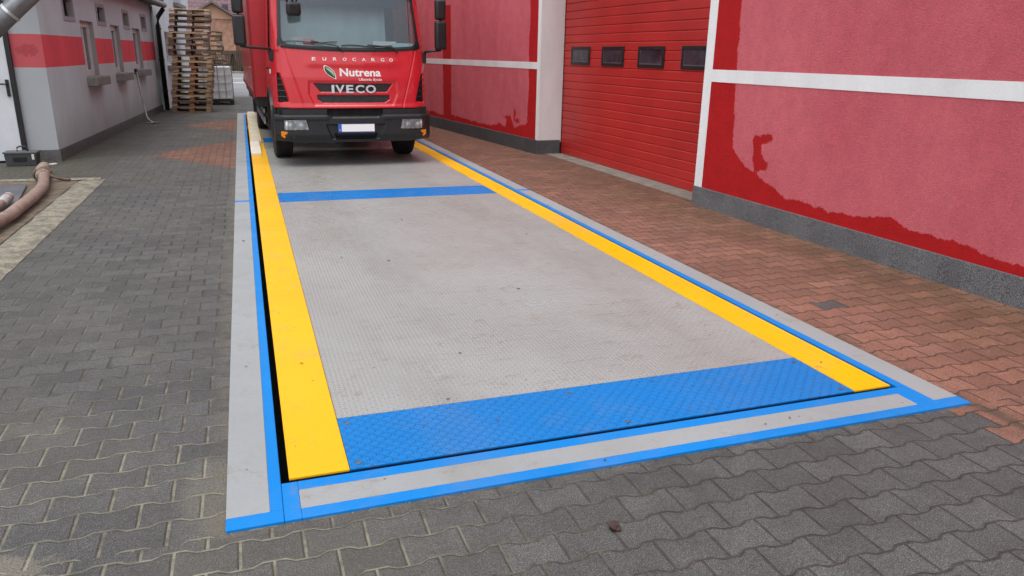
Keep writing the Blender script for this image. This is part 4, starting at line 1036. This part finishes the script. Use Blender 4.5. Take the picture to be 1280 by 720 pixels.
# side windows
for s in (-1, 1):
    wv = MB().add([(s * (HW(1.55) - .015), .32, 1.55), (s * (HW(1.55) - .015), 1.27, 1.55), (s * (HW(2.37) - .015), 1.27, 2.37), (s * (HW(2.37) - .015), .50, 2.37)], [(0, 1, 2, 3)]).build('side_window', M_ws, tr)
    MB().tube([(s * 1.115, .95, 1.35), (s * 1.13, 1.0, 1.35), (s * 1.13, 1.15, 1.35), (s * 1.115, 1.2, 1.35)], .014, 8).build('door_handle', M_black, tr)
    b = MB(); n = 26      # wheel arch trim
    for k in range(n + 1):
        a = R(-8 + 196 * k / n)
        for rr, xx in ((.56, 1.0), (.56, 1.125), (.61, 1.125), (.61, 1.0)): b.v.append((s * xx, 1.3 + rr * math.cos(a), .45 + rr * math.sin(a)))
    for k in range(n):
        for j in range(4): b.f.append((k * 4 + j, k * 4 + (j + 1) % 4, k * 4 + 4 + (j + 1) % 4, k * 4 + 4 + j))
    b.build('wheel_arch', M_black, tr)
    MB().box(min(s * .78, s * 1.10), max(s * .78, s * 1.10), .35, .76, .40, .83).box(min(s * .80, s * 1.10), max(s * .80, s * 1.10), 1.88, 2.05, .42, .95).build('step_panel', M_black, tr, bevel=.02)
    # small sticker on the side
    MB().box(min(s * 1.097, s * 1.101), max(s * 1.097, s * 1.101), .5, .85, 1.28, 1.34).build('side_sticker', M_lwhite, tr)
# bumper
def YB(X, Zz):
    a = abs(X); return -.055 + .035 * a * a + 2.2 * max(0, a - .93) ** 2 + .05 * sst(.47, .35, Zz)
HLp = lambda s: [(-1.0, .525), (-.655, .525), (-.69, .675), (-1.0, .675)] if s < 0 else [(.655, .525), (1.0, .525), (1.0, .675), (.69, .675)]
MIDB = [(-.34, .40), (.34, .40), (.42, .60), (-.42, .60)]
def YBp(X, Zz):
    y = YB(X, Zz)
    y += .055 * inside(X, Zz, HLp(-1), .012) + .055 * inside(X, Zz, HLp(1), .012)
    y += .030 * inside(X, Zz, MIDB, .02) + .05 * inside(X, Zz, [(-.28, .395), (.28, .395), (.30, .475), (-.30, .475)], .012)
    y += .030 * inside(X, Zz, [(-.33, .705), (.33, .705), (.36, .80), (-.36, .80)], .03)
    y -= .012 * sst(.655, .68, Zz) * sst(.74, .71, Zz) * sst(.36, .42, abs(X))
    return y
def btop(X): return .735 - .022 * (1 - sst(.33, .42, abs(X)))
def bbot(X): return .35 + .03 * sst(.75, 1.1, abs(X))
b = MB()
b.grid(260, 46, lambda u, v: (lambda X: (lambda Zz: (X, YBp(X, Zz), Zz))(bbot(X) + (btop(X) - bbot(X)) * v))((u * 2 - 1) * 1.115))
b.grid(260, 5, lambda u, v: (lambda X: (X, YBp(X, btop(X)) + v * .09, btop(X) + .012 * math.sin(v * 3.14)))((u * 2 - 1) * 1.115))
b.grid(260, 3, lambda u, v: (lambda X: (X, YBp(X, bbot(X)) + v * .25, bbot(X) - .0))((u * 2 - 1) * 1.115))
for s in (-1, 1):
    b.grid(12, 6, lambda u, v: (s * 1.115, YB(1.115, bbot(1.1) + (btop(1) - bbot(1.1)) * v) + u * .58, bbot(1.1) + (btop(1) - bbot(1.1)) * v))
bm_ = b.build('bumper', M_bump, tr, fix=False); auto_smooth(bm_, 40)
MB().box(-1.06, 1.06, .03, .30, .70, .84).build('bumper_gap', M_dark, tr)
for s in (-1, 1): MB().grid(20, 3, lambda u, v: (lambda X: (X, YB(X, .8) + .035, .742 + .075 * v))(s * (.40 + u * .66))).build('filler_strip', M_bump, tr, fix=False)
# headlights
M_refl = mat('lamp_reflector', (.86, .87, .88), .35, .0, var=.25, vs=40); M_bowl = mat('bright_bowl', (.93, .94, .95), .30, .25, var=.0); M_lens = glass_mat('clear_lens', (.99, 1, 1), .06); M_or = mat('amber_lens', (.80, .25, .01), .25, var=.1, vs=30, coat=.5)
for s in (-1, 1):
    pl_ = HLp(s); b = MB(); x0 = min(p[0] for p in pl_); x1 = max(p[0] for p in pl_)
    def hl(off, u, v, s=s):
        Zz = .527 + .146 * v; xi = s * (.658 + .033 * v); xo = s * .998; X = xi + (xo - xi) * u; return (X, YB(X, Zz) + off, Zz)
    h = MB().grid(16, 8, lambda u, v: hl(.05, u, v)).build('headlight', M_refl, tr)
    for cx in (.765, .915):
        cx *= s; yy = YB(cx, .6)
        MB().lathe([(.068, .0), (.066, .004), (.055, .02), (.035, .035), (.018, .042), (.002, .043)], (cx, yy + .0, .60), 'y', 28).build('reflector', M_bowl, h, smooth=True)
        MB().lathe([(.018, 0), (.02, .004), (.012, .03)], (cx, yy + .004, .60), 'y', 16).build('bulb', M_refl, h, smooth=True)
    MB().grid(16, 8, lambda u, v: hl(-.004, u, v)).build('lens', M_lens, h, smooth=True)
    xa, xb_ = s * .945, s * 1.04
    b = MB(); pts = [(s * .955, .505), (s * 1.045, .515), (s * 1.045, .45), (s * 1.0, .415)]
    b.add([(a, YB(a, c) - .010, c) for a, c in pts] + [(a, YB(a, c) + .03, c) for a, c in pts], [(0, 1, 2, 3), (4, 7, 6, 5), (0, 4, 5, 1), (1, 5, 6, 2), (2, 6, 7, 3), (3, 7, 4, 0)]); b.build('indicator', M_or, tr, bevel=.003)
    for cx, cz in ((.88, .445), (.50, .42), (.50, .60)):
        MB().lathe([(.022 if cx > .8 else .010, .0), (.020 if cx > .8 else .009, -.006), (.006, -.003)], (s * cx, YB(s * cx, cz) - .001, cz), 'y', 20).build('bumper_cap', M_black, tr)
# number plate (blank white as seen)
np_ = MB().box(-.265, .265, YB(0, .55) - .020, YB(0, .55) - .008, .483, .615).build('number_plate', mat('plate_holder_blue', (.03, .05, .22), .5), tr, bevel=.003)
MB().box(-.212, .258, YB(0, .55) - .024, YB(0, .55) - .0205, .505, .608).build('plate_face', mat('plate_white', (.88, .88, .88), .5, var=0), np_)
MB().box(-.258, -.214, YB(0, .55) - .024, YB(0, .55) - .0205, .505, .608).build('plate_band', mat('plate_blue', (.02, .12, .50), .5, var=0), np_)
b = MB(); fit_text(b, 'PL', -.248, -.224, .515, .540, lambda X, Zz: YB(0, .55) - .0245, .001, .0); b.build('plate_letters', M_lwhite, np_)
# mirrors
def rcube(name, x0, x1, y0, y1, z0, z1, m, par, bev=.03, rot=0):
    cx, cy, cz = (x0 + x1) / 2, (y0 + y1) / 2, (z0 + z1) / 2
    mt = Matrix.Translation((cx, cy, cz)) @ Matrix.Rotation(rot, 4, 'Z'); return auto_smooth(MB().tbox(mt, x0 - cx, x1 - cx, y0 - cy, y1 - cy, z0 - cz, z1 - cz).build(name, m, par, bevel=bev, seg=4), 60)
M_mir = mat('mirror_glass', (.5, .52, .55), .05, .9, var=0)
for s, xi, xo in ((-1, 1.395, 1.565), (1, 1.215, 1.395)):
    arm = MB(); xi_, xo_ = s * xi, s * xo; xm = (xi_ + xo_) / 2
    arm.tube([(s * 1.06, .30, 1.56), (s * 1.10, .22, 1.62), (s * (xi - .04), .10, 1.635), (xm, .08, 1.65)], .019, 10)
    arm.tube([(s * .98, .38, 2.40), (s * (xi - .08), .12, 2.40), (xm, .08, 2.36)], .019, 10)
    arm.tube([(xm, .10, 1.64), (xm + s * .01, .12, 2.38)], .016, 10)
    a_ = arm.build('mirror_arm', M_black, tr, smooth=True)
    x0, x1 = sorted((xi_, xo_))
    h1_ = rcube('mirror', x0, x1 - .01, .02, .13, 1.655, 2.055, M_black, tr, .035, s * .10)
    MB().box(x0 + .02, x1 - .03, .131, .134, 1.70, 2.0).build('mirror_glass', M_mir, h1_)
    h2_ = rcube('mirror', x0 + .005, x1 - .02, .02, .13, 2.068, 2.35, M_black, tr, .035, s * .10)
    MB().box(x0 + .02, x1 - .03, .131, .134, 2.085, 2.28).build('mirror_glass', M_mir, h2_)
    MB().box(min(s * 1.05, s * 1.12), max(s * 1.05, s * 1.12), .22, .36, 1.46, 1.62).build('mirror_bracket', M_black, tr, bevel=.015)
fm = rcube('mirror', -.86, -.66, .09, .18, 2.06, 2.24, M_black, tr, .04, .2)
MB().tube([(-.95, .30, 2.42), (-.85, .20, 2.40), (-.76, .13, 2.25)], .018, 8).tube([(-.62, .28, 2.47), (-.70, .20, 2.38), (-.76, .14, 2.26)], .013, 8).build('mirror_arm', M_black, tr, smooth=True)
# wheels
M_rim = mat('silver_rim', (.35, .35, .36), .45, .6, var=.25, vs=10)
def wheel(x, y, s, wdt=.27, r=.45):
    p = [(r * .55, -wdt / 2), (r * .90, -wdt / 2), (r * .97, -wdt / 2 * .92), (r, -wdt / 2 * .75)]
    for k in range(7):
        t = -wdt / 2 * .7 + wdt * .7 * k / 6; p += [(r, t - .012), (r, t + .006), (r - .012, t + .008), (r - .012, t + .014)] if k < 6 else [(r, t)]
    p += [(r, wdt / 2 * .75), (r * .97, wdt / 2 * .92), (r * .90, wdt / 2), (r * .55, wdt / 2)]
    wp = MB().lathe(p, (x, y, r), 'x', 40).build('wheel', M_rub, tr); auto_smooth(wp, 40)
    MB().lathe([(r * .56, s * wdt * .40), (r * .54, s * wdt * .36), (r * .45, s * wdt * .15), (r * .25, s * wdt * .25), (r * .22, s * wdt * .45), (r * .05, s * wdt * .47)], (x, y, r), 'x', 32).build('rim', M_rim, wp, smooth=True)
for s in (-1, 1):
    wheel(s * .955, 1.3, s); wheel(s * 1.03, 6.1, s, .24); wheel(s * .76, 6.1, s, .24)
MB().tube([(-.95, 1.3, .45), (.95, 1.3, .45)], .06, 10).tube([(-.95, 6.1, .45), (.95, 6.1, .45)], .10, 10).build('axle', M_black, tr)
MB().box(-.42, -.34, .3, 9.3, .62, .85).box(.34, .42, .3, 9.3, .62, .85).box(-.42, .42, .3, .4, .6, .8).box(-.3, .3, .5, 1.9, .38, .82).build('chassis', M_black, tr)
# body box
bx = MB().box(-1.29, 1.29, 2.2, 9.6, .86, 3.55).build('cargo_box', M_boxred, tr, bevel=.012)
b = MB().box(-1.305, -1.2905, 2.19, 9.61, .86, .95).box(1.2905, 1.305, 2.19, 9.61, .86, .95).box(-1.31, -1.285, 2.185, 2.24, .85, 3.56).box(1.285, 1.31, 2.185, 2.24, .85, 3.56); b.build('edge_rail', mat('dark_red_rail', (.24, .012, .016), .4), bx)
MB().box(-1.25, 1.25, 2.25, 9.5, .70, .855).build('subframe', M_black, tr)
for s in (-1, 1):
    x0, x1 = sorted((s * .62, s * 1.15)); MB().box(x0, x1, 2.4, 3.7, .38, .72).build('fuel_tank', M_black, tr, bevel=.05, seg=3)
    x0, x1 = sorted((s * 1.14, s * 1.17)); MB().box(x0, x1, 2.3, 5.3, .42, .52).box(x0, x1, 2.3, 5.3, .60, .68).build('side_guard', M_steel, tr, bevel=.005)
    x0, x1 = sorted((s * .62, s * 1.2)); MB().box(x0, x1, 5.5, 6.7, .93, .96).box(x0, x1, 6.68, 6.71, .30, .95).build('mudguard', M_black, tr)
    x0, x1 = sorted((s * .95, s * 1.2)); MB().box(x0, x1, 9.58, 9.63, .55, .68).build('tail_light', mat('red_tail_lens', (.4, .01, .01), .3), tr, bevel=.005)
MB().box(-1.2, 1.2, 9.45, 9.58, .48, .60).build('rear_guard', M_steel, tr)
tr.location = (1.46, 8.5, ZD + .001); tr.rotation_euler = (0, 0, R(1.0))
